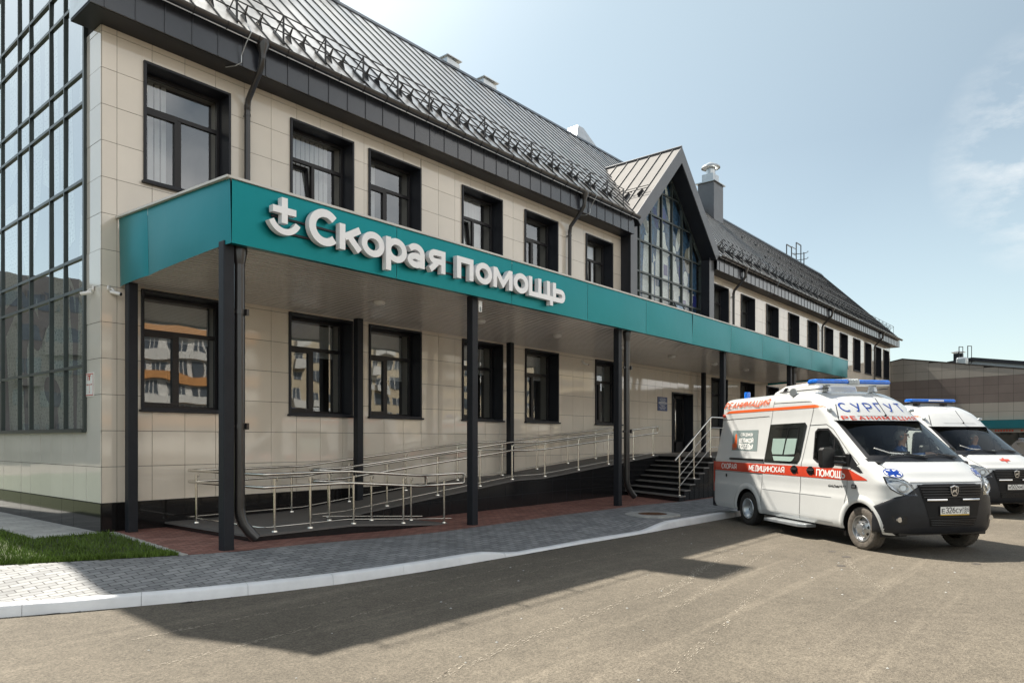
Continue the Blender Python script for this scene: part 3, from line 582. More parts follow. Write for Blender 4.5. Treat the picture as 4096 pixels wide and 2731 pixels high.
def roofpart(x0, x1, nm):
    b = MB(); th = .06
    def rp(x, y, o=0): return (x, y - o * .707, y + RK + o * .707)
    def back(x, y, o=0): return (x, y + o * .707, 2 * YR - y + RK + o * .707)
    xk = sorted({x0, x1} | {x for x in (GC - GH, GC + GH) if x0 < x < x1})
    for xa, xb in zip(xk, xk[1:]):
        b.add([rp(x, y, o) for x in (xa, xb) for y, o in ((ys(x, (xa + xb) / 2), 0), (YR, 0), (YR, -th), (ys(x, (xa + xb) / 2), -th))], [(0, 1, 5, 4), (3, 7, 6, 2), (0, 4, 7, 3), (0, 3, 2, 1), (4, 5, 6, 7)])
    b.add([back(x, y, o) for x in (x0, x1) for y, o in ((YR + .0, 0), (YR + 5.8, 0), (YR + 5.8, -th), (YR, -th))], [(0, 1, 5, 4), (3, 7, 6, 2), (0, 3, 2, 1), (4, 5, 6, 7)])
    r = b.build(nm, M['roof'], BL)
    s = MB(); x = x0 + .24 if x0 < 0 else x0 + .2
    while x < x1 - .05:
        s.add([rp(x + dx, y, o) for y in (ys(x, x) - .015, YR) for dx, o in ((-.011, -.004), (.011, -.004), (.009, .026), (-.009, .026))], [(0, 1, 5, 4), (1, 2, 6, 5), (2, 3, 7, 6), (3, 0, 4, 7), (0, 3, 2, 1), (4, 5, 6, 7)]); x += .485
    s.build('roof_seams', M['seam'], r)
    q = MB(); q.add([(x, YR + dy, ZR + dz) for x in (x0, x1) for dy, dz in ((-.16, -.12), (0, .075), (.16, -.12))], [(0, 1, 4, 3), (1, 2, 5, 4), (0, 2, 1), (3, 4, 5)]); q.build('ridge_cap', M['barge'], r)
    return r
RL = roofpart(-.38, GC, 'roof'); RR = roofpart(GC, 54.5, 'roof')
# pointed gable
b = MB(); yg = -.60; th = .055
def gp(side, h, y, o=0): return (GC + side * (h + .0) + side * o * .707, y, GA - h + o * .707)
for sd in (-1, 1):
    yb1 = GA - RK + .06
    v = [gp(sd, 0, yg - .03, o) for o in (0, -th)] + [gp(sd, 0, yb1, o) for o in (0, -th)] + [gp(sd, GH, yg - .03, o) for o in (0, -th)] + [gp(sd, GH, GA - GH - RK + .06, o) for o in (0, -th)]
    b.add(v, [(0, 4, 6, 2), (1, 3, 7, 5), (0, 1, 5, 4), (4, 5, 7, 6)])
GR = b.build('gable_roof', mat('gable_roof_metal', (.21, .205, .20), .75, metal=0, var=.10, scale=1.5, spec=.25, bump=.004, bscale=1.6), BL)
s = MB()
for sd in (-1, 1):
    for k in range(6):
        y = yg + .32 + k * .485; h1 = min(GH, GA - RK - y + .02)
        if h1 < .1: continue
        s.add([gp(sd, h, y + dy, o) for h in (0, h1) for dy, o in ((-.010, -.004), (.010, -.004), (.009, .034), (-.009, .034))], [(0, 1, 5, 4), (1, 2, 6, 5), (2, 3, 7, 6), (3, 0, 4, 7), (0, 3, 2, 1), (4, 5, 6, 7)])
s.build('roof_seams', M['seam'], GR)
s = MB(); s.tube([(GC - .01, yg - .03, GA + .03), (GC - .01, GA - RK, GA + .03)], .045, 6); s.build('ridge_cap', M['barge'], GR)
s = MB()
for k in (0, 1): s.beam((GC - 2.2, yg + .78 + .0, GA - 2.2 + .16), (GC - 2.2, yg + .83, GA - 2.2 + .17), .03)
for h in (2.05, 2.18): s.tube([(GC - h - .1, yg + .15, GA - h + .14), (GC - h - .1, yg + 1.35, GA - h + .14)], .014, 6)
for y in (.45, 1.0): s.beam((GC - 2.0, yg + y, GA - 2.0 + .02), (GC - 2.35, yg + y, GA - 2.35 + .1), .03, .12)
s.build('snow_guard', M['black'], GR)
b = MB()
for sd in (-1, 1):
    o1, th2 = .03, .56
    P = [(GC, GA + .03), (GC + sd * (GH + .05), GA - GH - .02), (GC + sd * (GH - .27), GA - GH - .30), (GC, GA - th2)]
    for (y0, y1) in ((yg - .035, yg),): b.prism(P, lambda a, c, t: (a, t, c), y0, y1)
b.build('gable_barge_board', M['barge'], BL, bevel=.004)
b = MB()
for sd in (-1, 1):
    x0, z0 = GC, GA - .56; x1, z1 = GC + sd * (GH - .27), GA - GH - .29
    b.quad((x0, yg, z0), (x1, yg, z1), (x1, .06, z1), (x0, .06, z0)); b.quad((x1, yg, z1), (GC + sd * (GH + .02), yg, GA - GH), (GC + sd * (GH + .02), .06, GA - GH), (x1, .06, z1))
b.build('gable_soffit', M['dark'], BL)
for x in (16.21, 22.28): b = MB(); b.box(x, x + .41, -.40, .0, 4.4, 8.72); b.quad((x - .01, -.403, 4.4), (x + .42, -.403, 4.4), (x + .42, -.403, 8.8), (x - .01, -.403, 8.8), 1); b.build('gable_pier', [M['dark'], M['barge']], BL)
# glazed gable
gx0, gx1 = 16.62, 22.28
def gtop(x): return GA - .62 - abs(x - GC)
b = MB(); mx = [gx0 + (gx1 - gx0) * i / 7 for i in range(8)]
for x in mx: b.box(x - .03, x + .03, -.045, .05, 4.4, max(4.6, gtop(x) + .02))
for z in (5.3, 6.05, 6.75, 7.45, 8.55, 9.65, 10.6):
    half = min((gx1 - gx0) / 2, GA - .62 - z)
    b.box(GC - half, GC + half, -.04, .05, z - .03, z + .03)
for sd in (-1, 1): b.beam((GC, .0, GA - .64), (GC + sd * 2.83, .0, GA - .64 - 2.83), .09, .08, (0, 1, 0))
CG = b.build('gable_glazing_frame', M['mull'], BL)
b = MB(); b.ngon([(gx0, .02, 4.4), (gx1, .02, 4.4), (gx1, .02, gtop(gx1)), (GC, .02, GA - .62), (gx0, .02, gtop(gx0))]); b.build('gable_glass', glass('gable_glass', (.86, .90, .90), 1.5, .02, wave=.003), CG)
# mosaic panel behind the glass: flat shapes of tesserae at slightly different depths
b = MB(); b.ngon([(gx0, .16, 4.4), (gx1, .16, 4.4), (gx1, .16, gtop(gx1)), (GC, .16, GA - .7), (gx0, .16, gtop(gx0))], 1)
rm = random.Random(5); lay = [.158]
def blob(cx, cz, rx, rz, mi, n=14, rot=0, x0=gx0, x1=gx1):
    lay[0] -= .0006; P = []
    for i in range(n):
        a = 2 * math.pi * i / n; dx, dz = rx * math.cos(a), rz * math.sin(a); x = cx + dx * math.cos(rot) - dz * math.sin(rot); z = cz + dx * math.sin(rot) + dz * math.cos(rot)
        x = min(x1, max(x0, x)); P.append((x, lay[0], min(z, gtop(x) - .05)))
    b.ngon(P, mi)
def poly(P, mi): lay[0] -= .0006; b.ngon([(min(gx1, max(gx0, x)), lay[0], min(z, gtop(x) - .05)) for x, z in P], mi)
for cx, w_, zt in ((17.3, .34, 8.2), (18.35, .42, 8.9), (19.35, .5, 9.3), (20.3, .42, 8.4), (21.3, .3, 7.6)):       # tall robed figures
    poly([(cx - w_ * .6, zt), (cx + w_ * .5, zt), (cx + w_, zt - 1.0), (cx + w_ * 1.05, 4.4), (cx - w_ * 1.1, 4.4), (cx - w_ * .9, zt - 1.2)], 0); blob(cx, zt + .26, .2, .30, 0)
    poly([(cx - w_ * .2, zt - .5), (cx + w_ * .9, zt - .9), (cx + w_ * 1.3, zt - .75), (cx + w_ * .8, zt - .45)], 0)
for cx, cz, rx, rz, mi, ro in ((18.0, 9.6, .16, .7, 3, .5), (19.2, 10.4, .12, .8, 3, -.2), (19.9, 10.3, .14, .9, 0, .3), (20.7, 9.3, .18, .55, 0, -.3), (21.5, 8.6, .28, .5, 3, .1), (21.7, 8.9, .2, .3, 0, .2), (17.0, 7.6, .2, .25, 0, 0), (17.0, 8.1, .2, .25, 3, 0), (19.5, 9.9, .2, .3, 2, 0), (20.9, 7.9, .2, .45, 2, .2), (18.9, 9.7, .14, .4, 2, .3)): blob(cx, cz, rx, rz, mi, rot=ro)
for (x, z, w_, h, mi) in ((18.9, 7.2, .5, .3, 1), (19.9, 6.9, .4, .35, 3), (20.5, 7.1, .35, .3, 0), (19.5, 7.7, .3, .4, 4), (18.0, 6.1, .8, .5, 4), (19.0, 5.6, .6, .6, 3), (20.0, 6.0, .5, .5, 4), (20.9, 6.7, .4, .3, 4), (21.5, 7.0, .5, .35, 0), (21.4, 6.2, .35, .6, 1), (21.9, 6.8, .3, .5, 2), (17.0, 5.9, .6, .7, 3), (20.7, 5.6, .5, .6, 1), (21.9, 5.6, .3, .7, 0), (18.5, 8.0, .2, .8, 1)): poly([(x, z), (x + w_, z), (x + w_, z + h), (x, z + h)], mi)
b.build('mosaic_panel', [M['mosA'], M['mosB'], M['mosC'], M['mosD'], M['mosE']], CG, recalc=False)
s = MB(); ax, az, aw, ah = mx[4] + .05, 6.72, .72, 1.25        # the one open light, top hung
def op(u, v, t=0): a = R(24); return (ax + u * aw, -.05 - v * ah * math.sin(a) + t * math.cos(a) * -1, az - v * ah * math.cos(a))
for (u0, u1, v0, v1) in ((0, 1, 0, .06), (0, 1, .94, 1), (0, .08, .06, .94), (.92, 1, .06, .94)): s.add([op(u, v, t) for t in (0, .04) for v in (v0, v1) for u in (u0, u1)], [(0, 2, 3, 1), (4, 5, 7, 6), (0, 1, 5, 4), (2, 6, 7, 3), (0, 4, 6, 2), (1, 3, 7, 5)])
s.build('open_sash', M['mull'], CG); s = MB(); s.quad(op(.08, .06, .02), op(.92, .06, .02), op(.92, .94, .02), op(.08, .94, .02)); s.build('open_pane', M['cglass'], CG)
# curtain wall on the left side
b = MB(); my = [.66, 1.68, 2.42, 3.55, 4.26, 5.38, 6.1, 7.2, 8.0, 9.1, 9.95]; hz = [1.70, 2.80, 4.13, 4.68, 6.0, 7.33, 7.87, 9.15, 9.7, 11.0, 12.3, 13.6]
def sidetop(y): return 14.3 - abs(y - 5.15)
for y in my: b.box(-.016, .06, y - .016, y + .016, 1.70, sidetop(y))
for z in hz:
    y0, y1 = max(.66, 5.15 - (14.3 - z)), min(9.95, 5.15 + (14.3 - z)); b.box(-.014, .055, y0, y1, z - .026, z + .026)
b.box(-.09, .0, .62, 9.99, 1.655, 1.70); b.box(-.06, .06, .60, .665, 1.66, 9.6)
CW = b.build('curtain_wall_frame', M['mull'], BL)
b = MB()
rw = random.Random(8)
for i in range(len(my) - 1):
    for j in range(len(hz) - 1):
        y0, y1, z0, z1 = my[i] + .02, my[i + 1] - .02, hz[j] + .02, hz[j + 1] - .02; zz = min(z1, sidetop(y0), sidetop(y1))
        if zz > z0 + .1: dx = [rw.uniform(-.003, .003) for _ in range(3)]; b.quad((.02, y0, z0), (.02 + dx[0], y1, z0), (.02 + dx[1], y1, zz), (.02 + dx[2], y0, zz))
b.build('curtain_glass', M['cglass'], CW, recalc=False)
b = MB(); lay2 = [.22]; b.ngon([(.22, .5, 1.5), (.22, 9.8, 1.5), (.22, 9.8, 9.3), (.22, 5.15, 13.9), (.22, .5, 9.3)], 1)
def sblob(P, mi): lay2[0] -= .0008; b.ngon([(lay2[0], max(.4, y), z) for y, z in P], mi)
def sell(cy, cz, ry, rz, mi, rot=0, n=18): sblob([(cy + ry * math.cos(a) * math.cos(rot) - rz * math.sin(a) * math.sin(rot), cz + ry * math.cos(a) * math.sin(rot) + rz * math.sin(a) * math.cos(rot)) for a in [2 * math.pi * i / n for i in range(n)]], mi)
sblob([(.75, 1.6), (1.15, 1.6), (1.3, 3.0), (1.0, 4.4), (.9, 6.4), (1.3, 7.0), (1.6, 5.2), (1.7, 3.0), (1.75, 1.6)], 0); sblob([(1.9, 1.6), (2.6, 1.6), (2.9, 2.8), (2.75, 4.5), (2.2, 4.9), (1.95, 3.4)], 0); sell(3.3, 2.7, .55, 1.1, 0, .2); sell(2.5, 4.1, .75, .6, 0, .5); sell(3.0, 2.45, .5, .28, 1, .4)
sblob([(3.7, 1.6), (4.4, 1.6), (4.5, 3.4), (3.9, 4.4), (3.6, 3.2)], 0); sell(4.0, 3.75, .5, .3, 1, .9); sblob([(4.6, 1.6), (5.6, 1.6), (5.9, 3.8), (5.0, 4.4)], 0); sell(1.3, 4.4, .16, .5, 1); sell(1.9, 3.7, .12, .7, 1, -.2)
sblob([(.7, 7.2), (1.6, 7.6), (1.5, 9.0), (.7, 9.2)], 0); sblob([(1.8, 5.2), (2.4, 5.0), (2.6, 7.8), (2.0, 8.4)], 0); sblob([(2.6, 6.2), (3.5, 6.6), (3.4, 9.4), (2.7, 9.4)], 0); sell(3.9, 6.8, .3, 1.5, 0, .15); sell(4.6, 6.2, .35, 1.4, 0, -.2); sblob([(3.6, 8.0), (5.6, 7.0), (5.6, 9.8), (3.7, 9.9)], 0); sblob([(4.9, 4.6), (5.9, 4.4), (5.9, 6.6), (5.2, 6.6)], 0); sell(1.2, 6.1, .2, .6, 1, .4); sell(2.3, 6.6, .12, .8, 1, .3); sell(3.2, 7.3, .3, .3, 1); sell(4.9, 8.3, .25, .8, 1, .5)
m_ = M['mosA'].copy(); m_.name = 'mural_pale_brick'; nn, ll = m_.node_tree.nodes, m_.node_tree.links
bt = nn.new('ShaderNodeTexBrick'); bt.inputs['Scale'].default_value = 1; bt.inputs['Brick Width'].default_value = .16; bt.inputs['Row Height'].default_value = .085; bt.inputs['Mortar Size'].default_value = .008
bt.inputs['Color1'].default_value = (.80, .84, .78, 1); bt.inputs['Color2'].default_value = (.70, .75, .68, 1); bt.inputs['Mortar'].default_value = (.30, .34, .31, 1)
mpp = nn.new('ShaderNodeMapping'); mpp.inputs['Rotation'].default_value = (R(90), 0, R(90)); tcc = nn.new('ShaderNodeTexCoord'); sx = nn.new('ShaderNodeSeparateXYZ'); cb = nn.new('ShaderNodeCombineXYZ')
ll.new(tcc.outputs['Object'], sx.inputs[0]); ll.new(sx.outputs['Z'], cb.inputs['X']); ll.new(sx.outputs['Y'], cb.inputs['Y'])
nz = nn.new('ShaderNodeTexNoise'); nz.inputs['Scale'].default_value = 1.5; ll.new(tcc.outputs['Object'], nz.inputs['Vector']); va = nn.new('ShaderNodeVectorMath'); va.operation = 'MULTIPLY_ADD'; va.inputs[1].default_value = (.3, .3, .3)
ll.new(nz.outputs['Color'], va.inputs[0]); ll.new(cb.outputs[0], va.inputs[2]); ll.new(va.outputs[0], bt.inputs['Vector']); ll.new(bt.outputs['Color'], nn['Principled BSDF'].inputs['Base Color'])
b.build('mural_panel', [m_, mat('mural_slate', (.07, .08, .11), .6, var=.3, scale=14)], CW, recalc=False)
# roof details
def guard(x0, x1, dx, nm):
    g = MB(); x = x0
    rp = lambda x, y, o=0: (x, y - o * .707, y + RK + o * .707)
    for yy, oo in ((-.02, .10), (.02, .25)): g.tube([rp(x0 - .1, yy, oo), rp(x1 + .1, yy, oo)], .014, 6)
    while x < x1 - .2:
        for f in (.33, .66): xx = x + dx * f; g.prism([(-.11, .0), (.11, .0), (.05, .08), (.025, .25), (.0, .08)], lambda a, c, t: rp(t, a, c), xx - .014, xx + .014)
        x += dx
    g.build('snow_guard', M['black'], BL)
    t = MB(); t.tube([(x0 - .1, -.33, RK - .33 + .57), (x1 + .1, -.33, RK - .33 + .57)], .014, 6); t.build('roof_rail', M['black'], BL)
    x = x0; first = None
    while x < x1 + .05:
        if first is None:
            q = MB(); q.beam((0, -.33, RK - .33), (0, -.33, RK - .33 + .58), .035, .02, (0, 1, 0)); q.beam((0, -.33, RK - .33 + .55), (0, -.02, RK + .0), .018); q.beam((0, -.36, RK - .33), (0, .02, RK + .05), .03, .04)
            first = q.build('rail_post', M['black'], BL); o = first
        else: o = first.copy(); COL.objects.link(o)
        o.location = (x, 0, 0); x += dx
guard(.25, 15.8, .975, 'left'); guard(23.7, 53.6, 1.03, 'right')
b = MB()
for y in (1.8, 3.1):
    x = 34.0
    while x < 49: b.beam((x, y - .08, y + RK + .0), (x, y + .02, y + RK + .14), .03, .05); x += 1.94
    for o in (.08, .15): b.tube([(33.8, y - .05 - o * .5, y + RK + o), (49, y - .05 - o * .5, y + RK + o)], .011, 6)
b.build('snow_guard', M['black'], BL)
def downpipe(x, zend, r=.055):
    b = MB(); b.lathe([(.06, 8.60), (.065, 8.72), (.125, 8.86), (.125, 8.93), (.115, 8.93), (.05, 8.7)], (x, -.66, 0), 'z', 16)
    b.tube([(x, -.66, 8.64), (x, -.64, 8.52), (x - .0, -.54, 8.38), (x, -.28, 8.13), (x, -.15, 8.0), (x, -.12, 7.85), (x, -.12, zend)], r, 12)
    z = 7.7
    while z > zend + .3: b.lathe([(r + .008, z), (r + .008, z + .05)], (x, -.12, 0), 'z', 12); b.box(x - .02, x + .02, -.075, 0, z + .01, z + .04); z -= 1.6
    for k in range(5): b.lathe([(r + .004, 7.9 - k * .02), (r + .007, 7.895 - k * .02), (r + .004, 7.885 - k * .02)], (x, -.12, 0), 'z', 12)
    b.build('downpipe', M['gutter'], BL, smooth=40)
for x, ze in ((2.53, 5.0), (13.1, 5.0), (25.3, 5.0), (37.6, 0), (49.07, 0)): downpipe(x, ze)
for x in (2.2, 13.55, 29.0):
    b = MB(); b.tube([(x, -.72, 9.05), (x + .03, -.79, 8.93), (x - .02, -.70, 8.75), (x - .05, -.59, 8.55), (x - .05, -.585, 8.42), (x - .12, -.5, 8.36), (x - .2, -.3, 8.37)], .009, 6); b.build('heating_cable', M['zinc'], BL)
b = MB(); b.box(32.3, 33.5, 3.95, 4.9, 13.3, 15.65); CH = b.build('chimney', M['barge'], BL, bevel=.01)
b = MB(); b.box(32.2, 33.6, 3.85, 5.0, 15.65, 15.70); b.box(32.5, 33.25, 4.1, 4.75, 15.70, 16.2); b.build('flue_base', M['zinc'], CH)
b = MB(); c = (32.87, 4.4, 0); b.lathe([(.25, 16.2), (.25, 16.62)], c, 'z', 16); b.lathe([(.52, 16.6), (.5, 16.68), (.1, 16.92), (.001, 16.94)], c, 'z', 16); b.build('flue_cap', M['zinc'], CH, smooth=40)
b = MB(); b.box(5.55, 6.70, 4.15, 5.1, 13.6, 16.85); b.box(5.5, 6.75, 4.1, 5.15, 16.85, 16.92); b.build('chimney', M['zinc'], BL)
for x, w_, h in ((7.8, .75, .5), (13.1, .62, .42), (15.0, .72, .40)):
    b = MB(); y0 = 5.15; b.add([(x + a * w_, y0 + c * .7, ZR - .25 if k == 0 else ZR + h - .1 * a) for k in (0, 1) for a, c in ((0, 0), (1, 0), (1, 1), (0, 1))], [(0, 1, 5, 4), (1, 2, 6, 5), (2, 3, 7, 6), (3, 0, 4, 7)]); b.box(x - .06, x + w_ + .06, y0 - .08, y0 + .78, ZR + h, ZR + h + .03); b.build('roof_vent', M['zinc'], BL)
b = MB(); b.add([(20.9, 5.1, ZR), (22.9, 5.1, ZR - .05), (22.9, 6.0, ZR - .1), (20.9, 6.0, ZR), (21.3, 5.3, ZR + .78), (21.75, 5.3, ZR + .78), (21.75, 5.8, ZR + .78), (21.3, 5.8, ZR + .78)], [(0, 1, 5, 4), (1, 2, 6, 5), (2, 3, 7, 6), (3, 0, 4, 7), (4, 5, 6, 7)]); b.build('roof_vent', M['zinc'], BL)
b = MB()
for x, zt in ((46.6, 15.35), (47.6, 15.35), (48.6, 15.9), (49.6, 15.9)): b.beam((x, 5.0, 14.5), (x, 5.0, zt), .06)
b.beam((46.6, 5, 15.35), (47.6, 5, 15.35), .06); b.beam((48.6, 5, 15.9), (49.6, 5, 15.9), .06)
for z in (14.95, 15.4): b.tube([(49.6 - 1.0 + 1.0 + .45 * math.sin(a), 5 - .5 * math.cos(a) + .5 - .5, z) for a in [math.pi * i / 8 for i in range(9)]], .025, 5); b.beam((47.6, 5, z), (48.6, 5, z), .04)
for x in (49.9, 50.04): b.beam((x, 4.9, 14.4), (x, 4.9, 15.45), .03)
b.build('roof_ladder', M['black'], BL)

# ---------------------------------------------------------------- entrance canopy
CO = (.30, -3.60, 0)
CN = thing('entrance_canopy', 'long teal clad canopy on dark square posts over the ramp and entrance', 'canopy', CO)
FJ = [.32, 3.25, 6.24, 8.92, 11.58, 14.2, 16.87, 19.5, 22.1, 24.65, 27.3, 29.6]
rc = random.Random(21)
def ztop(x): return 5.09 + .03 * math.sin(math.pi * min(1, x / 29.6))
def zbot(x): return 4.21 + .04 * math.sin(math.pi * min(1, x / 29.6)) + .10 * max(0, (x - 15) / 15)
for i in range(len(FJ) - 1):
    a, c = FJ[i] + .005, FJ[i + 1] - .005; amp = .012 + .0030 * i * rc.uniform(.6, 1.5); sk = rc.uniform(.7, 1.6); cur = .030 if i > 4 else .006
    def fp(u, v):
        x = a + u * (c - a); o = amp * math.sin(math.pi * u ** sk) * math.sin(math.pi * (.15 + .7 * v)) + cur * (abs(2 * u - 1) ** 8) * (v - .3)
        return (x, -3.60 - o, zbot(x) + v * (ztop(x) - zbot(x)))
    b = MB(); b.grid(fp, [k / 14 for k in range(15)], [k / 6 for k in range(7)]); b.quad(fp(0, 0), fp(1, 0), (c, -3.5, zbot(c)), (a, -3.5, zbot(a))); b.build('fascia_panel', M['teal'], CN, smooth=40)
for (y0, y1, am) in ((-3.597, -1.10, .03), (-1.094, -.03, .03)):
    def sp_(u, v):
        y = y0 + u * (y1 - y0); t = (y + 3.6) / 3.6; zb = 4.21 - .12 * t; zt = 5.09 + .14 * t
        o = am * math.sin(math.pi * u) * math.sin(math.pi * (.1 + .8 * v)) - .02 * (abs(2 * u - 1) ** 6) * (1 - v); return (.30 - .04 * t - o, y, zb + v * (zt - zb))
    b = MB(); b.grid(sp_, [k / 12 for k in range(13)], [k / 6 for k in range(7)]); b.build('fascia_panel', M['teal'], CN, smooth=40)
b = MB(); b.quad((29.6, -3.6, 4.31), (29.6, 0, 4.15), (29.6, 0, 5.12), (29.6, -3.6, 5.09)); b.build('fascia_panel', M['teal'], CN)
b = MB()
st = [.27 + (29.35) * k / 20 for k in range(21)]
for k in range(20): b.add([(x, y, ztop(x) + z) for x in (st[k], st[k + 1]) for y, z in ((-3.635, -.012), (-3.635, .022), (-3.5, .03), (-3.5, -.012))], [(0, 1, 5, 4), (1, 2, 6, 5), (2, 3, 7, 6), (3, 0, 4, 7)])
b.beam((.275, -3.62, 5.10), (.235, -.02, 5.245), .06, .034); b.build('edge_trim', M['trim'], CN)
b = MB(); b.quad((.3, -3.55, 5.06), (29.6, -3.55, 5.06), (29.6, 0, 5.10), (.3, 0, 5.10)); b.build('roof_deck', M['zinc'], CN)
b = MB(); pr = []; k = 0; y = -3.56
while y < -.03:
    t = (y + 3.6) / 3.6; zz = 4.255 - .115 * t
    for dy, dz in ((0, 0), (.078, 0), (.084, .045), (.116, .045), (.122, 0)): pr.append((y + dy, zz + dz))
    y += .122
n = len(pr); xs_ = [.33, 7.5, 15, 22, 29.58]
def zadd(x): return .10 * max(0, (x - 15) / 15) + .03 * math.sin(math.pi * x / 29.6)
b.add([(x, y, z + zadd(x)) for x in xs_ for y, z in pr], [(j * n + i, j * n + i + 1, (j + 1) * n + i + 1, (j + 1) * n + i) for j in range(4) for i in range(n - 1)])
b.build('ribbed_soffit', M['soffit'], CN)
def column(x, y, zb, zt):
    b = MB(); b.box(x, x + .155, y, y + .155, zb - .05, zt); o = b.build('column', M['col'], CN, bevel=.012); return o
for x, zb in ((.29, .0), (5.26, -.1), (10.5, -.1), (16.7, -.1), (22.7, -.1)): column(x, -3.45, zb, 4.27 + zadd(x))
for x, zb in ((.28, 0), (4.95, .2), (10.03, .55), (21.92, 1.0)): column(x, -.36, zb, 4.13 + zadd(x))
b = MB(); b.box(.24, 29.5, -3.46, -3.30, 4.10, 4.25)
for x, zb in ((.56, -.06), (11.0, -.1), (23.3, -.1)):
    q = MB(); y = -3.375; r = .075; zt = 4.235 + zadd(x)
    q.lathe([(r + .03, zt), (r + .035, zt - .05), (r, zt - .25)], (x, y, 0), 'z', 16)
    q.tube([(x, y, zt - .1), (x, y, zb + .62), (x + .01, y - .005, zb + .52), (x + .05, y - .03, zb + .40), (x + .12, y - .07, zb + .28), (x + .20, y - .11, zb + .19)], r, 14, cap=False)
    q.tube([(x + .195, y - .107, zb + .195), (x + .05, y - .03, zb + .40)], r * .93, 14, cap=False)
    for k in range(9): t = k / 9; px_ = x + .05 * t ** 1.6; q.tube([(px_, y - .03 * t, zb + .62 - .02 - t * .22), (px_ + .004, y - .03 * t - .002, zb + .62 - .032 - t * .22)], r + .005, 12)
    for z in (zt - .95, zt - 2.55, ): q.lathe([(r + .01, z), (r + .01, z + .06)], (x, y, 0), 'z', 14); q.box(x - .16, x - .05, y - .02, y + .02, z + .01, z + .05); q.box(x + .05, x + .085, y - .11, y - .06, z - .015, z + .075)
    q.build('downpipe', M['gutter'], CN, smooth=40)
b = MB(); b.quad((5.425, -3.458, 3.98), (5.50, -3.47, 3.99), (5.505, -3.475, 4.20), (5.42, -3.458, 4.20)); b.quad((5.445, -3.4665, 4.0), (5.48, -3.4715, 4.0), (5.48, -3.4715, 4.08), (5.445, -3.4665, 4.08), 1); b.build('paper_tag', [M['white_film'], M['grey_film']], CN, recalc=False)

# sign letters standing off the fascia
SG = thing('canopy_sign', 'white raised letters Скорая помощь with plus and smile emblem on teal canopy front', 'sign', (.8, -3.63, 4.45))
YF, YB_ = -3.745, -3.645
def let(polys2d, rings=(), t=.105, sx=1, ox=0, oz=0, nm='letter'):
    b = MB(); strokes(b, polys2d, t, lambda a, c, h: (a, YB_ - h, c), depth=.10); b.build(nm, M['letter'], SG, smooth=35)
z0, xh, cap = 4.445, .395, .52; T = .108
def Lx(a, c): return (a, c)
h2 = T / 2
b = MB(); P = [(1.0, 4.61), (1.095, 4.61), (1.095, 4.745), (1.235, 4.745), (1.235, 4.84), (1.095, 4.84), (1.095, 4.975), (1.0, 4.975), (1.0, 4.84), (.86, 4.84), (.86, 4.745), (1.0, 4.745)]; b.prism(P, lambda a, c, t: (a, t, c), YF, YB_); b.build('emblem_plus', M['letter'], SG)
let([arc(1.05, 4.735, .235, .245, 205, 335, 22)], t=.088, nm='emblem_smile')
let([arc(1.73, 4.705, .222, .215, 42, 318, 26)], t=.118)
def up(x, zt=None): return [(x, z0), (x, zt or z0 + xh)]
let([up(2.045), [(2.375, z0 + xh - .035), (2.09, z0 + .20)], [(2.16, z0 + .24), (2.375, z0 + .03)]])
def ring(cx, rx, cz=z0 + xh / 2, rz=xh / 2 - .05): return arc(cx, cz, rx, rz, 0, 360, 30)
let([ring(2.64, .175)])
let([[(2.955, z0 - .15), (2.955, z0 + xh)], arc(3.125, z0 + xh / 2, .17, xh / 2 - .05, 165, -165, 26)])
let([arc(3.55, z0 + .235, .15, .115, 150, 0, 14) + [(3.70, z0 + .002)], arc(3.545, z0 + .118, .125, .075, 20, 340, 16)])
let([up(4.20), [(4.20, z0 + xh - .05), (4.02, z0 + xh - .05)] + arc(4.0, z0 + xh - .125, .10, .075, 90, 270, 10)[1:] + [(4.20, z0 + xh - .2)], [(4.05, z0 + .17), (3.885, z0 + .03)]], t=.10)
let([[(4.595, z0), (4.595, z0 + xh - .05), (4.92, z0 + xh - .05), (4.92, z0)]])
let([ring(5.26, .175)])
let([[(5.58, z0), (5.58, z0 + xh - .01)], [(5.60, z0 + xh - .045), (5.81, z0 + .09), (6.02, z0 + xh - .045)], [(6.04, z0), (6.04, z0 + xh - .01)]], t=.10)
let([ring(6.36, .175)])
let([[(6.665, z0 + xh), (6.665, z0 + .05), (7.365, z0 + .05), (7.365, z0 - .095)], [(6.965, z0 + .06), (6.965, z0 + xh)], [(7.26, z0 + .06), (7.26, z0 + xh)]], t=.10)
let([up(7.47), [(7.50, z0 + .235), (7.68, z0 + .235)] + arc(7.70, z0 + .142, .10, .092, 90, -90, 10) + [(7.50, z0 + .05)]], t=.10)
b = MB(); b.box(.9, 7.7, -3.64, -3.62, 4.50, 4.53); b.box(.9, 7.7, -3.64, -3.62, 4.70, 4.73); b.build('mounting_rail', M['dark'], SG)

# small fixtures on building and canopy
LL = ['nearest the post with corner downpipe', 'second from the corner post', 'third from the corner post, above the ramp', 'fourth from the corner post', 'before the entrance door', 'over the entrance steps', 'farthest along, above the ambulance']
lamp0 = None
for i, x in enumerate((4.29, 7.19, 10.09, 13.2, 16.28, 19.47, 22.32)):
    z = 4.188 + zadd(x)
    t = thing('ceiling_light', 'round white lamp under the canopy soffit, ' + LL[i], 'lamp', (x, -1.88, z), 'lamps under the canopy', local=True)
    if lamp0 is None:
        b = MB(); b.lathe([(.001, .012), (.105, .012), (.115, -.005), (.112, -.03)], (0, 0, 0), 'z', 22); p1 = b.build('lamp_base', M['lampwhite'], t, smooth=40)
        b = MB(); b.lathe([(.112, -.028), (.10, -.06), (.06, -.075), (.001, -.078)], (0, 0, 0), 'z', 22); p2 = b.build('lamp_shade', M['lampwhite'], t, smooth=60); lamp0 = t
    else:
        for p in (p1, p2): c = p.copy(); COL.objects.link(c); c.parent = t
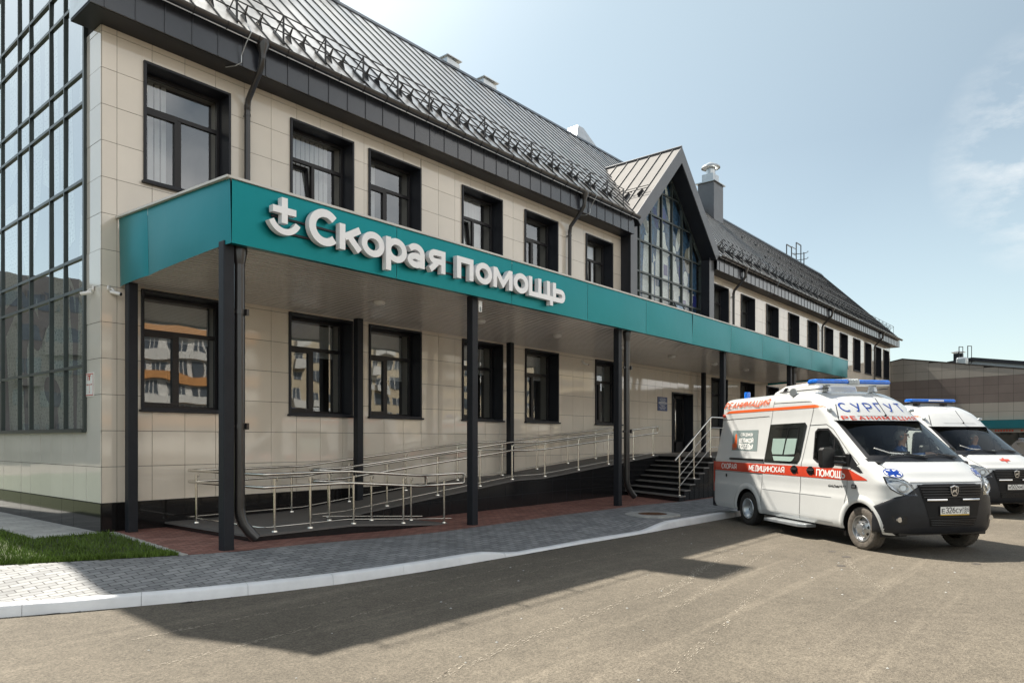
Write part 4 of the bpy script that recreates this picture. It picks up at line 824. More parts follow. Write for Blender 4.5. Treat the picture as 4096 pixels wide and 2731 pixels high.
def cctv(loc, rz, label, tilt=14):
    t = thing('security_camera', label, 'camera', loc, 'white security cameras on the facade', rz=rz, local=True)
    b = MB(); b.lathe([(.001, -.03), (.05, -.03), (.052, -.002), (.001, 0)], (0, 0, 0), 'y', 14); b.build('mount', M['lampwhite'], t, smooth=40)
    b = MB(); b.tube([(0, -.02, 0), (0, -.06, -.005), (0, -.10, -.04)], .014, 8); b.build('bracket', M['lampwhite'], t, smooth=50)
    a = R(tilt); d = Vector((0, -math.cos(a), -math.sin(a))); p = Vector((0, -.04, -.055))
    b = MB(); b.tube([p, p + d * .17], .030, 14); b.build('housing', M['lampwhite'], t, smooth=50); b = MB(); b.tube([p + d * .168, p + d * .182], .027, 14); b.build('lens', M['black'], t, smooth=50)
cctv((.10, -.012, 4.04), R(40), 'white bullet camera on the tiled corner facing right, beside the first canopy column')
cctv((-.012, .27, 4.05), R(-120), 'white bullet camera on the pale side wall above the hydrant sign')
cctv((13.9, -.012, 3.98), R(40), 'white bullet camera high on the wall under the canopy, left of the sixth window')
HS = thing('hydrant_sign', 'white fire hydrant plate with red border and letters ПГ by curtain wall', 'sign', (-.02, .45, 2.26))
b = MB(); b.box(-.024, -.014, .27, .63, 2.26, 2.66); b.build('plate', M['white_film'], HS)
b = MB(); X_ = -.026
def hq(y0, y1, a, c): b.quad((X_, y0, a), (X_, y1, a), (X_, y1, c), (X_, y0, c))
for q in ((.285, .615, 2.275, 2.29), (.285, .615, 2.63, 2.645), (.285, .30, 2.29, 2.63), (.60, .615, 2.29, 2.63), (.33, .57, 2.455, 2.465), (.445, .455, 2.32, 2.455)): hq(*q)
b.add([(X_, .32, 2.46), (X_, .36, 2.445), (X_, .36, 2.475), (X_, .58, 2.46), (X_, .54, 2.445), (X_, .54, 2.475), (X_, .45, 2.305), (X_, .435, 2.34), (X_, .465, 2.34)], [(0, 1, 2), (3, 4, 5), (6, 7, 8)])
text(b, 'ПГ', .0, .13, 2.53, .08, lambda a, c, h: (X_ - .0006 - h, .515 - a, c), t=.2); b.build('red_marking', M['red'], HS, recalc=False)
PQ = thing('wall_plaque', 'dark blue enamel information plaque on the tiles left of the entrance door', 'plaque', (19.1, -.02, 2.61))
b = MB(); b.box(18.74, 19.46, -.035, -.013, 2.60, 3.11); b.build('plate', M['plaque'], PQ, bevel=.004)
b = MB()
for k, (w_, h) in enumerate(((.40, .012), (.46, .012), (.42, .012), (.3, .012), (.60, .02), (.62, .02), (.5, .012), (.35, .012), (.3, .014), (.55, .012), (.42, .012), (.36, .012))):
    z = 3.05 - k * .036; x = 19.1 - w_ / 2
    while x < 19.1 + w_ / 2 - .01: l_ = rc.uniform(.012, .05); b.quad((x, -.037, z), (x + l_, -.037, z), (x + l_, -.037, z + h), (x, -.037, z + h)); x += l_ + .012
b.build('lettering', M['white_film'], PQ, recalc=False)
MH = thing('manhole_cover', 'rusty round manhole cover set in a pale concrete ring on the grey pavers', 'manhole', (9.35, -5.02, -.1))
b = MB(); b.lathe([(.32, .012), (.56, .012), (.60, .004), (.60, -.05)], (9.35, -5.02, -.102), 'z', 40); b.build('concrete_ring', M['concrete'], MH)
b = MB(); b.lathe([(.001, .016), (.29, .016), (.305, .012), (.31, -.03)], (9.35, -5.02, -.102), 'z', 36)
for k in range(-3, 4):
    for j in range(-3, 4):
        if k * k + j * j < 10: b.box(9.35 + k * .075 - .025, 9.35 + k * .075 + .025, -5.02 + j * .075 - .025, -5.02 + j * .075 + .025, -.087, -.080)
b.build('cover', M['rust'], MH)

# ---------------------------------------------------------------- ramp, steps, railings
RM = thing('wheelchair_ramp', 'black granite switchback wheelchair ramp along the facade under the canopy', 'ramp', (1.05, -2.85, -.05))
BK = [(2.88, .09), (3.65, .10), (8.57, .57), (9.75, .58), (15.62, 1.05)]
def zr(x): return interp(x, BK)
b = MB()
def solid(poly_xz, y0, y1): b.prism(poly_xz, lambda a, c, t: (a, t, c), y0, y1)
solid([(1.05, -.4), (2.90, -.4), (2.90, .06), (1.05, .06)], -2.85, -.03); solid([(2.90, -.4), (5.35, -.4), (5.35, -.14), (2.90, .06)], -2.85, -1.93)
solid([(2.90, -.4), (16.0, -.4), (16.0, 1.02)] + [(x, z - .03) for x, z in reversed(BK)], -1.70, -.03)
b.build('granite_base', M['granite'], RM)
b = MB(); solid([(1.02, .06), (2.90, .06), (2.90, .09), (1.02, .09)], -2.88, -.02); solid([(2.90, .06), (5.35, -.14), (5.35, -.108), (2.90, .09)], -2.88, -1.90)
for i in range(len(BK) - 1): (xa, za), (xb, zb_) = BK[i], BK[i + 1]; solid([(xa, za - .03), (xb, zb_ - .03), (xb, zb_), (xa, za)], -1.73, -.02)
b.build('ramp_surface', M['slab'], RM)
b = MB(); x = 3.3
while x < 12.5: b.box(x, x + .004, -1.7035, -1.70, -.1, zr(x) - .04); x += .62
for zj in (.20, .50, .80):
    xs0 = 3.0
    while zr(xs0) - .05 < zj and xs0 < 15: xs0 += .1
    b.box(xs0, 13.4, -1.7035, -1.7, zj, zj + .004)
b.build('joint', M['dark'], RM)
ST = thing('entrance_steps', 'dark granite steps with eight risers climbing to the entrance landing', 'steps', (13.2, -4.0, -.1))
N8 = 8; rz_ = .143
def sx_(i, y): t = (y + 4.0) / 2.3; return (12.62 + .29 * i) * (1 - t) + (13.72 + .30 * i) * t
for i in range(N8):
    zt = -.1 + rz_ * (i + 1); b = MB(); P = [(sx_(i, -4.0), -4.0), (sx_(i, -1.70), -1.705), (sx_(i + 1, -1.70) + .02, -1.705), (sx_(i + 1, -4.0) + .02, -4.0)]
    if i == N8 - 1: P = [(sx_(i, -4.0), -4.0), (sx_(i, -1.70), -1.705), (16.6, -1.705), (16.6, -4.0)]
    b.prism(P, lambda a, c, t: (a, c, t), -.35, zt - .028); s_ = b.build('riser', M['granite'], ST)
    b = MB(); P2 = [(P[0][0] - .025, -4.03), (P[1][0] - .025, -1.704), (P[2][0], -1.704), (P[3][0], -4.03)]; b.prism(P2, lambda a, c, t: (a, c, t), zt - .028, zt); b.build('tread', M['slab_light'] if i < N8 - 1 else M['slab'], ST)
b = MB(); b.box(16.0, 27.0, -3.98, -.03, -.35, 1.016); b.build('landing_base', M['granite'], ST)
b = MB(); b.box(16.58, 27.0, -4.01, -.02, 1.016, 1.044); b.box(15.6, 16.58, -1.70, -.02, 1.03, 1.047); b.build('landing_slab', M['slab'], ST)
def railing(name, label, posts, paths, bars, loc):
    t = thing(name, label, 'railing', loc, 'stainless steel railings of ramp and steps')
    for (x, y, zb, h) in posts:
        b = MB(); b.tube([(x, y, zb), (x, y, zb + h)], .021, 12); b.lathe([(.001, .022), (.045, .02), (.05, .0)], (x, y, zb), 'z', 14)
        b.tube([(x, y - .0, zb + h - .03), (x + .05, y, zb + h - .03), (x + .05, y, zb + h + .02)], .007, 6); b.build('post', M['steel'], t, smooth=50)
    for p in paths: b = MB(); b.tube(p, .024, 12); b.build('handrail', M['steel'], t, smooth=50)
    for p in bars: b = MB(); b.tube(p, .010, 8); b.build('lower_bar', M['steel'], t, smooth=50)
def zf(x): return .09 if x < 2.9 else .09 - .198 * (x - 2.9) / 2.45 * 1.0 if x < 5.35 else -.108
yA, xA, yC = -2.74, 1.30, -.26
def outer(h):
    P = [(5.70, yA, max(zf(5.6), -.02) + h - .02)] + [(x, yA, zf(x) + h) for x in (4.6, 3.6, 2.95, 2.6, 1.75, 1.42)] + [(1.33, yA + .03, .09 + h), (xA, yA + .14, .09 + h), (xA, -1.5, .09 + h), (xA, yC - .12, .09 + h), (xA + .03, yC - .02, .09 + h), (xA + .12, yC, .09 + h)]
    return P + [(x, yC, zr(x) + h) for x in (2.4, 3.65, 6, 8.5, 9.75, 12, 15.3)]
def loop(pt, q): return [pt, (pt[0] + .06, pt[1], pt[2] - .02), (q[0] + .06, q[1], q[2] + .02), q]
o1, o2 = outer(.90), outer(.70)
railing('ramp_railing', 'outer steel railing round the ramp landing, with posts along front edge and wall', [(5.2, yA, zf(5.2), .83), (4.15, yA, zf(4.15), .83), (3.02, yA, .08, .83), (2.15, yA, .09, .83), (1.5, yA, .09, .83), (xA, -1.75, .09, .83), (xA, -.6, .09, .83)] + [(x, yC, zr(x), .83) for x in (2.3, 3.4, 4.8, 6.4, 8.1, 9.8, 11.3, 12.8, 14.3)],
        [o1, o2, loop(o1[0], o2[0]), loop(o1[-1], o2[-1])], [[(5.4, yA, zf(5.3) + .08)] + [(x, yA, zf(x) + .08) for x in (4.6, 3, 2.9, 1.4)] + [(xA, yA + .1, .17), (xA, yC, .17)] + [(x, yC, zr(x) + .08) for x in (3.65, 8.57, 9.75, 15.2)]], (1.3, -2.7, .09))
yI, yO = -2.0, -1.62
def inner(h): return [(5.35, yI, zf(5.3) + h)] + [(x, yI, zf(x) + h) for x in (4.4, 3.4, 3.0)] + [(2.88, yI + .04, .09 + h), (2.82, (yI + yO) / 2, .09 + h), (2.88, yO - .04, .09 + h)] + [(x, yO, zr(x) + h) for x in (3.0, 3.65, 6, 8.57, 9.75, 12, 15.75)]
i1, i2 = inner(.90), inner(.70)
railing('ramp_railing', 'inner steel railing bending back between both ramp flights and rising to the landing', [(5.0, yI, zf(5.0), .83), (4.0, yI, zf(4.0), .83), (3.05, yI, .08, .83)] + [(x, yO, zr(x), .83) for x in (3.3, 4.7, 6.1, 7.45, 8.6, 9.9, 11.4, 12.9, 14.3, 15.5)],
        [i1, i2, loop(i1[0], i2[0]), loop(i1[-1], i2[-1])], [[(5.3, yI, zf(5.3) + .08), (2.9, yI, .17)], [(2.95, yO, .17), (3.65, yO, .18), (8.57, yO, .65), (9.75, yO, .66), (15.6, yO, 1.13)]], (2.9, -1.8, .09))
yS = -3.88; P0 = (12.62, 1.02); P1 = (14.78, 2.16)
def srail(dz, x0=0, xe=24): k = (P1[1] - P0[1]) / (P1[0] - P0[0]); return [(P0[0] + x0, yS, P0[1] + k * x0 + dz), (P1[0], yS, P1[1] + dz), (P1[0] + .08, yS, P1[1] + dz + .02), (xe, yS, P1[1] + dz + .02)]
tt_ = srail(0); tt_[0] = (12.60, yS, .98)
railing('stair_railing', 'steel stair railing with three thin bars beside the granite steps', [(12.86, yS, .04, 1.10), (13.72, yS, .47, 1.12), (14.78, yS, 1.04, 1.12), (16.2, yS, 1.04, 1.1), (18.0, yS, 1.04, 1.1), (20.0, yS, 1.04, 1.1), (22.0, yS, 1.04, 1.1), (24.0, yS, 1.04, 1.1)],
        [tt_], [srail(-d, .18) for d in (.30, .58, .86)], (12.86, yS, .04))

# ---------------------------------------------------------------- ambulance (x forward from front axle, y to its left, z up)
ZK = [.28, .34, .40, .50, .62, .80, .86, .98, 1.08, 1.12, 1.15, 1.20, 1.28, 1.36, 1.44, 1.49, 2.12, 2.22, 2.35, 2.48, 2.58, 2.66, 2.71, 2.735, 2.745]
FK = [.66, .74, .785, .81, .825, .815, .81, .80, .78, .76, .725, .655, .57, .45, .33, .24, -.68, -.78, -.92, -1.08, -1.24, -1.42, -1.64, -1.95, -2.3]
HK = [.975, 1.0, 1.012, 1.014, 1.014, 1.014, 1.005, 1.0, 1.005, 1.005, 1.005, 1.005, 1.0, 1.0, .985, .98, .925, .918, .915, .910, .895, .845, .75, .50, .15]
DK = [.44, .50, .54, .56, .56, .56, .55, .53, .50, .50, .50, .50, .50, .50, .48, .45, .32, .32, .34, .38, .50, .50, .48, .42, .3]
RK_ = [-4.96, -5.0, -5.02, -5.02, -5.02, -5.02, -5.02, -5.02, -5.01, -5.01, -5.01, -5.0, -5.0, -4.99, -4.97, -4.96, -4.80, -4.80, -4.78, -4.76, -4.73, -4.70, -4.64, -4.5, -4.2]
PE = 2.6
def prof(z):
    r = []
    for K in (FK, HK, DK, RK_): r.append(float(np.mean([np.interp(z + d, ZK, K) for d in (-.016, -.008, 0, .008, .016)])))
    return r
def sy(x, z):
    F, h, D, xr = prof(z); xs = F - D
    if x > xs: return h * max(0, 1 - min(1, (x - xs) / D) ** PE) ** (1 / PE)
    t = (xr + .14 - x) / .14
    return h - .14 * (1 - math.sqrt(max(0, 1 - min(1, t) ** 2))) if t > 0 else h
def fx(y, z):
    F, h, D, xr = prof(z); return F - D + D * max(0, 1 - min(1, abs(y) / h) ** PE) ** (1 / PE)
def SR(x, z, o=0, side=-1): return (x, side * (sy(x, z) + o), z)                       # side surface, o = outward offset
def FR(y, z, o=0):                                                                   # front surface
    e = .01; p = Vector((fx(y, z), y, z)); du = Vector((fx(y + e, z) - fx(y - e, z), 2 * e, 0)); dv = Vector((fx(y, z + e) - fx(y, z - e), 0, 2 * e)); n = du.cross(dv).normalized(); return tuple(p + n * o)
def outline(th, z, o=0, sd=-1):                                                       # corner: th 0 (side) .. 1 (nose)
    F, h, D, xr = prof(z); a = th * math.pi / 2; x = F - D + D * math.sin(a) ** (2 / PE); y = h * math.cos(a) ** (2 / PE)
    n = Vector((math.sin(a) ** (2 - 2 / PE) / D, math.cos(a) ** (2 - 2 / PE) / h, 0)).normalized(); return (x + n.x * o, sd * (y + n.y * o), z)
AR, AZ = .425, .345
ARCHES = (0.0, -3.5)
DWIN = [(-1.27, 1.46), (-1.27, 1.93), (-1.20, 1.99), (-.90, 1.98), (-.62, 1.78), (-.30, 1.42), (-.33, 1.36), (-1.15, 1.40)]
def inside(P, x, z):
    c = False; n = len(P)
    for i in range(n):
        (a, b_), (d, e) = P[i], P[i - 1]
        if (b_ > z) != (e > z) and x < (d - a) * (z - b_) / (e - b_) + a: c = not c
    return c
def shell():
    zs = sorted(set([round(.295 + .03 * k, 4) for k in range(28)] + [1.08 + .02 * k for k in range(22)] + [1.52 + .04 * k for k in range(16)] + [2.12 + .03 * k for k in range(17)] + [2.62, 2.64, 2.66, 2.68, 2.70, 2.715, 2.725, 2.735, 2.742, 2.745]))
    v = []; f = []; rows = []
    for z in zs:
        F, h, D, xr = prof(z); xs = F - D; half = [(xr, 0)] + [(xr, h * k / 6) for k in range(1, 6)]
        half += [(xr + .14 * (1 - math.cos(R(a))), h - .14 * (1 - math.sin(R(a)))) for a in (15, 35, 55, 75, 90)] if h > .2 else [(xr + .14 * k / 5, h) for k in range(1, 6)]
        x0 = xr + .14; n = 112; half += [(x0 + (xs - x0) * k / n, h) for k in range(1, n + 1)]
        half += [(xs + D * math.sin(a) ** (2 / PE), h * math.cos(a) ** (2 / PE)) for a in [math.pi / 2 * k / 24 for k in range(1, 25)]]
        rows.append([(x, -y, z) for x, y in half] + [(x, y, z) for x, y in reversed(half[1:-1])])
    n = len(rows[0]); v = [list(p) for r in rows for p in r]
    def bad(c):
        for ax in ARCHES:
            if abs(c[1]) > .5 and math.hypot(c[0] - ax, c[2] - AZ) < AR: return True
        if c[0] < -.2 and abs(c[1]) > .6 and inside(DWIN, c[0], c[2]): return True
        if 1.53 < c[2] < 2.07 and c[0] > -1.2 and abs(c[1]) < .955 * prof(c[2])[1] - .05 and c[0] > prof(c[2])[0] - prof(c[2])[2] + .03: return True
        return False
    for j in range(len(rows) - 1):
        for i in range(n):
            q = (j * n + i, j * n + (i + 1) % n, (j + 1) * n + (i + 1) % n, (j + 1) * n + i); c = [sum(v[k][t] for k in q) / 4 for t in range(3)]
            if c[0] > .36 and c[2] < .342: continue
            if not bad(c): f.append(q)
    f.append(tuple(range((len(rows) - 1) * n, len(rows) * n)))
    for ax in ARCHES:                                                  # pull ragged arch edges onto the circle
        for p in v:
            if abs(p[1]) > .5:
                d = math.hypot(p[0] - ax, p[2] - AZ)
                if AR - .05 < d < AR + .03 and d > 0: k = AR / d; p[0] = ax + (p[0] - ax) * k; p[2] = AZ + (p[2] - AZ) * k
    b = MB(); b.add(v, f); return b
def ngon_side(b, P, o, sd=-1, mi=0): b.ngon([SR(x, z, o, sd) for x, z in P], mi)
def ring_poly(P, w):                                                   # inset copy of a polygon
    c = Vector((sum(p[0] for p in P) / len(P), sum(p[1] for p in P) / len(P))); out = []
    for i in range(len(P)):
        a, p, q = Vector(P[i - 1]), Vector(P[i]), Vector(P[(i + 1) % len(P)]); d0 = (p - a).normalized(); d1 = (q - p).normalized(); n0 = Vector((-d0.y, d0.x)); n1 = Vector((-d1.y, d1.x)); m_ = (n0 + n1).normalized()
        if m_.dot(c - p) < 0: m_ = -m_; n0 = -n0
        out.append(tuple(p + m_ * w / max(.4, abs(m_.dot(n0)))))
    return out
def band(b, x0, x1, zl, zh, o, sd=-1, n=40, mi=0):
    b.grid(lambda x, t: SR(x, zl(x) + t * (zh(x) - zl(x)), o, sd), [x0 + (x1 - x0) * k / n for k in range(n + 1)], [0, .5, 1], mi)
def gapline(b, pts, w=.007, o=.0025, sd=-1):
    A, B, cl = stroke_polys(pts, w); n = len(A)
    for i in range(n if cl else n - 1): j = (i + 1) % n; b.quad(SR(A[i].x, A[i].y, o, sd), SR(A[j].x, A[j].y, o, sd), SR(B[j].x, B[j].y, o, sd), SR(B[i].x, B[i].y, o, sd))
def dens(pts, s=.06):
    out = []
    for (a, b_), (c, d) in zip(pts, pts[1:]):
        k = max(1, int(math.hypot(c - a, d - b_) / s)); out += [(a + (c - a) * t / k, b_ + (d - b_) * t / k) for t in range(k)]
    return out + [pts[-1]]
def wheel(parent, x, sd, front, steer=0):
    cx, cy, cz = x, sd * .895, AZ; e = bpy.data.objects; b = MB(); r = .345; w = .105
    pr = [(.215, -w * .9), (.25, -w), (.30, -w), (.325, -w * .96), (r, -w * .78), (r, w * .78), (.325, w * .96), (.30, w), (.25, w), (.215, w * .9)]
    tread = MB(); tread.lathe([(q, sd * h) for q, h in pr], (cx, cy, cz), 'y', 44)
    for k in range(44):
        a = 2 * math.pi * k / 44
        for s_ in (-1, 1): tread.beam((cx + math.cos(a) * (r + .002), cy + s_ * .03, cz + math.sin(a) * (r + .002)), (cx + math.cos(a + .05) * (r + .001), cy + s_ * .085, cz + math.sin(a + .05) * (r + .001)), .022, .008, (math.cos(a), 0, math.sin(a)))
    ty = tread.build('wheel', M['tyredust'] if front else M['rubber'], parent, smooth=40)
    b = MB(); s = sd
    P = [(.218, .095), (.212, .105), (.200, .100), (.195, .06), (.185, .05)] + ([(.17, .055), (.13, .085), (.09, .095), (.08, .10), (.075, .135), (.05, .145), (.001, .147)] if front else [(.15, -.02), (.12, -.03), (.10, -.03), (.09, .0), (.06, .005), (.001, .005)])
    b.lathe([(q, s * h) for q, h in P], (cx, cy, cz), 'y', 36); rim = b.build('rim', M['rim'] if front else M['zinc'], ty, smooth=50)
    b = MB()
    for k in range(8):
        a = 2 * math.pi * k / 8 + .2; rr = .152; hh = .0725 if front else -.016
        ca, sa = math.cos(a), math.sin(a)
        b.ngon([(cx + ca * (rr + .020 * math.cos(t)) - sa * .026 * math.sin(t), cy + s * (hh + (.0 if not front else -.75 * .020 * math.cos(t)) + .004), cz + sa * (rr + .020 * math.cos(t)) + ca * .026 * math.sin(t)) for t in [2 * math.pi * q / 10 for q in range(10)]])
    b.build('rim_hole', M['black'], ty, recalc=False)
    b = MB(); hy = .10 if front else .0
    for k in range(6): a = 2 * math.pi * k / 6; b.lathe([(.014, s * (hy - .01)), (.014, s * (hy + .022)), (.001, s * (hy + .024))], (cx + math.cos(a) * .1, cy, cz + math.sin(a) * .1), 'y', 6)
    b.build('wheel_nut', M['chrome'], ty)
    return ty
def make_van(label, loc, rz, full):
    V = thing('ambulance', label, 'ambulance', loc, 'white high roof ambulances', rz, True)
    b = shell(); b.build('body', M['white'], V, smooth=32)
    b = MB()                                                           # underbody, arch liners, floor, bulkhead
    b.box(-4.9, .45, -.86, .86, .29, .33); b.box(-4.7, -.3, -.45, .45, .17, .29); b.box(-.3, .62, -.8, .8, .30, .34)
    for ax in ARCHES:
        P = [(ax + (AR + .01) * math.cos(R(a)), AZ + (AR + .01) * math.sin(R(a))) for a in range(-12, 193, 12)]
        for sd in (-1, 1):
            for (xa, za), (xb, zb_) in zip(P, P[1:]): b.quad((xa, sd * .995, za), (xb, sd * .995, zb_), (xb, sd * .5, zb_), (xa, sd * .5, za))
            b.ngon([(x, sd * .5, z) for x, z in P])
    for sd in (-1, 1): b.box(-3.98, -3.94, sd * .72 - .16, sd * .72 + .2 * (1 if sd > 0 else 1), .12, .52); b.box(-.52, -.48, sd * .78 - .14, sd * .78 + .14, .16, .5)
    b.build('underbody', M['black'], V, recalc=False)
    b = MB(); b.box(-1.42, .35, -.9, .9, .62, .64); b.quad((-1.42, -.97, .62), (-1.42, .97, .62), (-1.42, .88, 2.2), (-1.42, -.88, 2.2)); b.quad((-1.42, -.9, 2.16), (-.6, -.86, 2.13), (-.6, .86, 2.13), (-1.42, .9, 2.16))
    b.build('cab_lining', M['seat'], V, recalc=False)
    b = MB(); b.prism([(.22, .7), (.24, 1.44), (.05, 1.47), (-.16, 1.45), (-.26, 1.33), (-.22, .7)], lambda a, c, t: (a, t, c), -.86, .86); D_ = b.build('dashboard', M['black'], V, bevel=.02)
    b = MB()
    for y in (-.62, -.18, .45): b.box(-1.12, -.55, y - .22, y + .22, .95, 1.08); b.prism([(-1.12, 1.05), (-.98, 1.05), (-1.12, 1.66), (-1.22, 1.66)], lambda a, c, t: (a, t, c), y - .22, y + .22); b.prism([(-1.14, 1.68), (-1.06, 1.68), (-1.12, 1.88), (-1.18, 1.88)], lambda a, c, t: (a, t, c), y - .13, y + .13)
    b.build('seats', M['seat'], V, bevel=.03)
    b = MB(); C0 = Vector((-.40, .45, 1.38)); ax_ = Vector((.55, 0, .83)).normalized(); u = Vector((0, 1, 0)); w = ax_.cross(u)
    b.tube([C0 + (u * math.cos(t) + w * math.sin(t)) * .2 for t in [2 * math.pi * k / 24 for k in range(24)]], .016, 8, closed=True); b.tube([C0 - ax_ * .0, C0 - ax_ * -.0 - ax_ * .2], .04, 8)
    for t in (0, 2.1, 4.2): b.tube([C0, C0 + (u * math.cos(t) + w * math.sin(t)) * .2], .014, 6)
    b.build('steering_wheel', M['black'], V, smooth=40)
    # windscreen
    zl, zh = 1.50, 2.10
    def ws(u, z, o): h = prof(z)[1]; y = u * (h - .075); return FR(y, z, o)
    us_ = [-1 + 2 * k / 26 for k in range(27)]; vz = [zl + (zh - zl) * k / 10 for k in range(11)]
    b = MB(); b.grid(lambda u, z: ws(u, z, .004), us_, vz); WS = b.build('windscreen', M['vglass'], V, smooth=60)
    b = MB(); b.grid(lambda u, z: ws(u, z, .007), us_, [zl - .02, zl + .035]); b.grid(lambda u, z: ws(u, z, .007), us_, [zh - .03, zh + .015])
    for k in (-1, 1): b.grid(lambda u, z: ws(u * k, z, .0075), [.945, .97, 1.005], vz)
    b.build('windscreen_seal', M['black_film'], WS, smooth=60)
    for (ya, yb) in ((-.62, .02), (-.02, .62)):
        b = MB(); b.tube([FR(ya + (yb - ya) * t, 1.50 + .035 * math.sin(math.pi * t), .03) for t in (0, .25, .5, .75, 1)], .010, 6); b.tube([FR(yb - .0, 1.475, .03), FR((ya + yb) / 2, 1.54, .035)], .013, 6); b.build('wiper', M['black'], WS)
    b = MB(); b.grid(lambda u, z: FR(u * .93, z, .006), us_, [1.44, 1.462, 1.482]); b.build('cowl', M['black'], V, smooth=60)
    # bonnet shut line, side seams, doors
    for sd in (-1, 1):
        for L in ([(-1.30, 2.62), (-1.45, 2.05), (-1.62, 1.35), (-1.66, .33)], [(-2.62, 2.68), (-2.74, 2.1), (-2.93, 1.1), (-2.99, .33)], [(-4.86, 2.24), (-2.80, 2.27)], [(-2.66, 2.52), (-1.40, 2.50)], [(-4.98, 1.10), (-2.93, 1.10)], [(-1.46, 2.06), (-.98, 2.07), (-.78, 1.98), (-.35, 1.60), (-.05, 1.40), (-.31, 1.28), (-.34, .95), (-.42, .60)]):
            b = MB(); gapline(b, dens(L), .009, .004, sd); b.build('panel_gap', M['black_film'], V, recalc=False)
    b = MB()
    for s_ in (-1, 1): b.tube([FR(s_ * y, z, .002) for y, z in ((.86, 1.485), (.84, 1.40), (.80, 1.30), (.74, 1.20), (.68, 1.13))], .004, 5)
    b.tube([FR(y, 1.128, .003) for y in np.linspace(-.66, .66, 21)], .005, 5); b.build('bonnet_gap', M['black_film'], V)
    for sd in (-1, 1):
        b = MB(); inn = ring_poly(DWIN, .0); b.add([SR(x, z, .005, sd) for x, z in inn], [tuple(range(len(inn)))]); dw = b.build('door_window', M['vglass'] if sd < 0 else M['vglass'], V)
        b = MB(); out = ring_poly(DWIN, -.012); in2 = ring_poly(DWIN, .022); n = len(out); b.add([SR(x, z, .008, sd) for x, z in out] + [SR(x, z, .008, sd) for x, z in in2], [(i, (i + 1) % n, n + (i + 1) % n, n + i) for i in range(n)]); b.beam(SR(-.70, 1.40, .007, sd), SR(-.72, 1.85, .007, sd), .03, .004); b.build('window_seal', M['black_film'], dw, recalc=False)
        b = MB(); b.add([SR(x, z, .006, sd) for x, z in ((-.36, 1.58), (-.28, 1.55), (-.06, 1.36), (.05, 1.26), (-.02, 1.25), (-.30, 1.35))], [(0, 1, 2, 3, 4, 5)]); b.build('quarter_trim', M['black_film'], V)
        b = MB()                                                       # mirror
        def mp(a, c, t): return (-.58 + t, sd * (1.10 + a), 1.31 + c)
        b.prism([(.0, .03), (.04, 0), (.20, .0), (.235, .04), (.235, .31), (.20, .35), (.05, .355), (.0, .30)], lambda a, c, t: mp(a, c, t), -.06, .05); b.tube([SR(-.36, 1.40, 0, sd), mp(.03, .10, 0)], .03, 8); b.tube([SR(-.34, 1.50, 0, sd), mp(.03, .20, .02)], .018, 8); b.box(-.44, -.28, sd * .99 - .02, sd * .99 + .02, 1.34, 1.56)
        b.build('side_mirror', M['black'], V, bevel=.025, smooth=40)
    # sliding door window with frosted lower half
    if True:
        WN = [(-2.75, 2.10), (-1.60, 2.115), (-1.54, 2.06), (-1.69, 1.40), (-1.75, 1.345), (-2.86, 1.345)]
        for sd in (-1, 1):
            b = MB(); ngon_side(b, WN, .006, sd); sw_ = b.build('rear_side_window', M['dglass'], V)
            b = MB(); ngon_side(b, [(-2.60, 1.82), (-2.17, 1.82), (-2.24, 1.51), (-2.58, 1.51), (-2.62, 1.58)], .016, sd); ngon_side(b, [(-2.12, 1.82), (-1.78, 1.82), (-1.83, 1.54), (-1.86, 1.51), (-2.20, 1.51)], .016, sd); ngon_side(b, [(-2.57, 1.475), (-1.84, 1.475), (-1.9, 1.40), (-1.95, 1.385), (-2.50, 1.385)], .016, sd)
            b.build('frosted_pane', M['frost'], sw_)
            b = MB(); gapline(b, dens([(-2.10, 2.03), (-1.76, 2.03), (-1.84, 1.52), (-2.20, 1.50), (-2.10, 2.03)], .2), .014, .018, sd); gapline(b, [(-2.57, 2.02), (-2.13, 2.03)], .012, .018, sd); gapline(b, [(-2.62, 1.495), (-1.85, 1.495)], .018, .0182, sd); b.build('slider_frame', M['black'], sw_, recalc=False)
            b = MB(); b.tube([SR(-4.22, 1.385, .012, sd), SR(-2.90, 1.385, .012, sd)], .022, 8); b.build('door_track', M['black'], V)
    # body side: pressed swages, sill
    b = MB()
    for sd in (-1, 1):
        band(b, -2.92, -.75, lambda x: .40, lambda x: .415, .012, sd, 30); band(b, -2.92, -.75, lambda x: .80, lambda x: .812, .006, sd, 30)
        for ax, o0 in ((0.0, 0), (-3.5, 0)):
            P = [(ax + rr * math.cos(R(a)), AZ + rr * math.sin(R(a)), o) for rr, o in ((AR - .002, .006), (AR + .035, .022), (AR + .075, .018), (AR + .12, .001)) for a in range(-6, 187, 6)]; n = 33
            v = [SR(x, max(.285, z), o * (1 if z > .33 else .6), sd) for x, z, o in P]; b.add(v, [(j * n + i, j * n + i + 1, (j + 1) * n + i + 1, (j + 1) * n + i) for j in range(3) for i in range(n - 1)])
    b.build('wheel_flare', M['white'], V, smooth=60)
    # livery
    zb = lambda x: 1.115 if x < -.3 else 1.115 + .02 * (x + .3) / .45
    zt_ = lambda x: 1.305 if x < -.3 else 1.305 - .155 * (x + .3) / .45
    b = MB()
    for sd in (-1, 1): band(b, -4.99, .15, zb, zt_, .0045, sd, 60)
    if not full: pass
    b.build('red_stripe', M['red'], V, smooth=60)
    b = MB()
    for sd in (-1, 1): band(b, -4.56, -1.12, lambda x: 2.38 + .0 * x, lambda x: 2.435 - (.05 * max(0, (x + 1.35) / .23) ** 2 if x > -1.35 else 0) - (.05 * ((-4.4 - x) / .16) if x < -4.4 else 0), .0045, sd, 50)
    b.build('orange_stripe', M['orange'], V, smooth=60)
    b = MB(); sf = lambda a, c, h: SR(a, c, .007 + h)
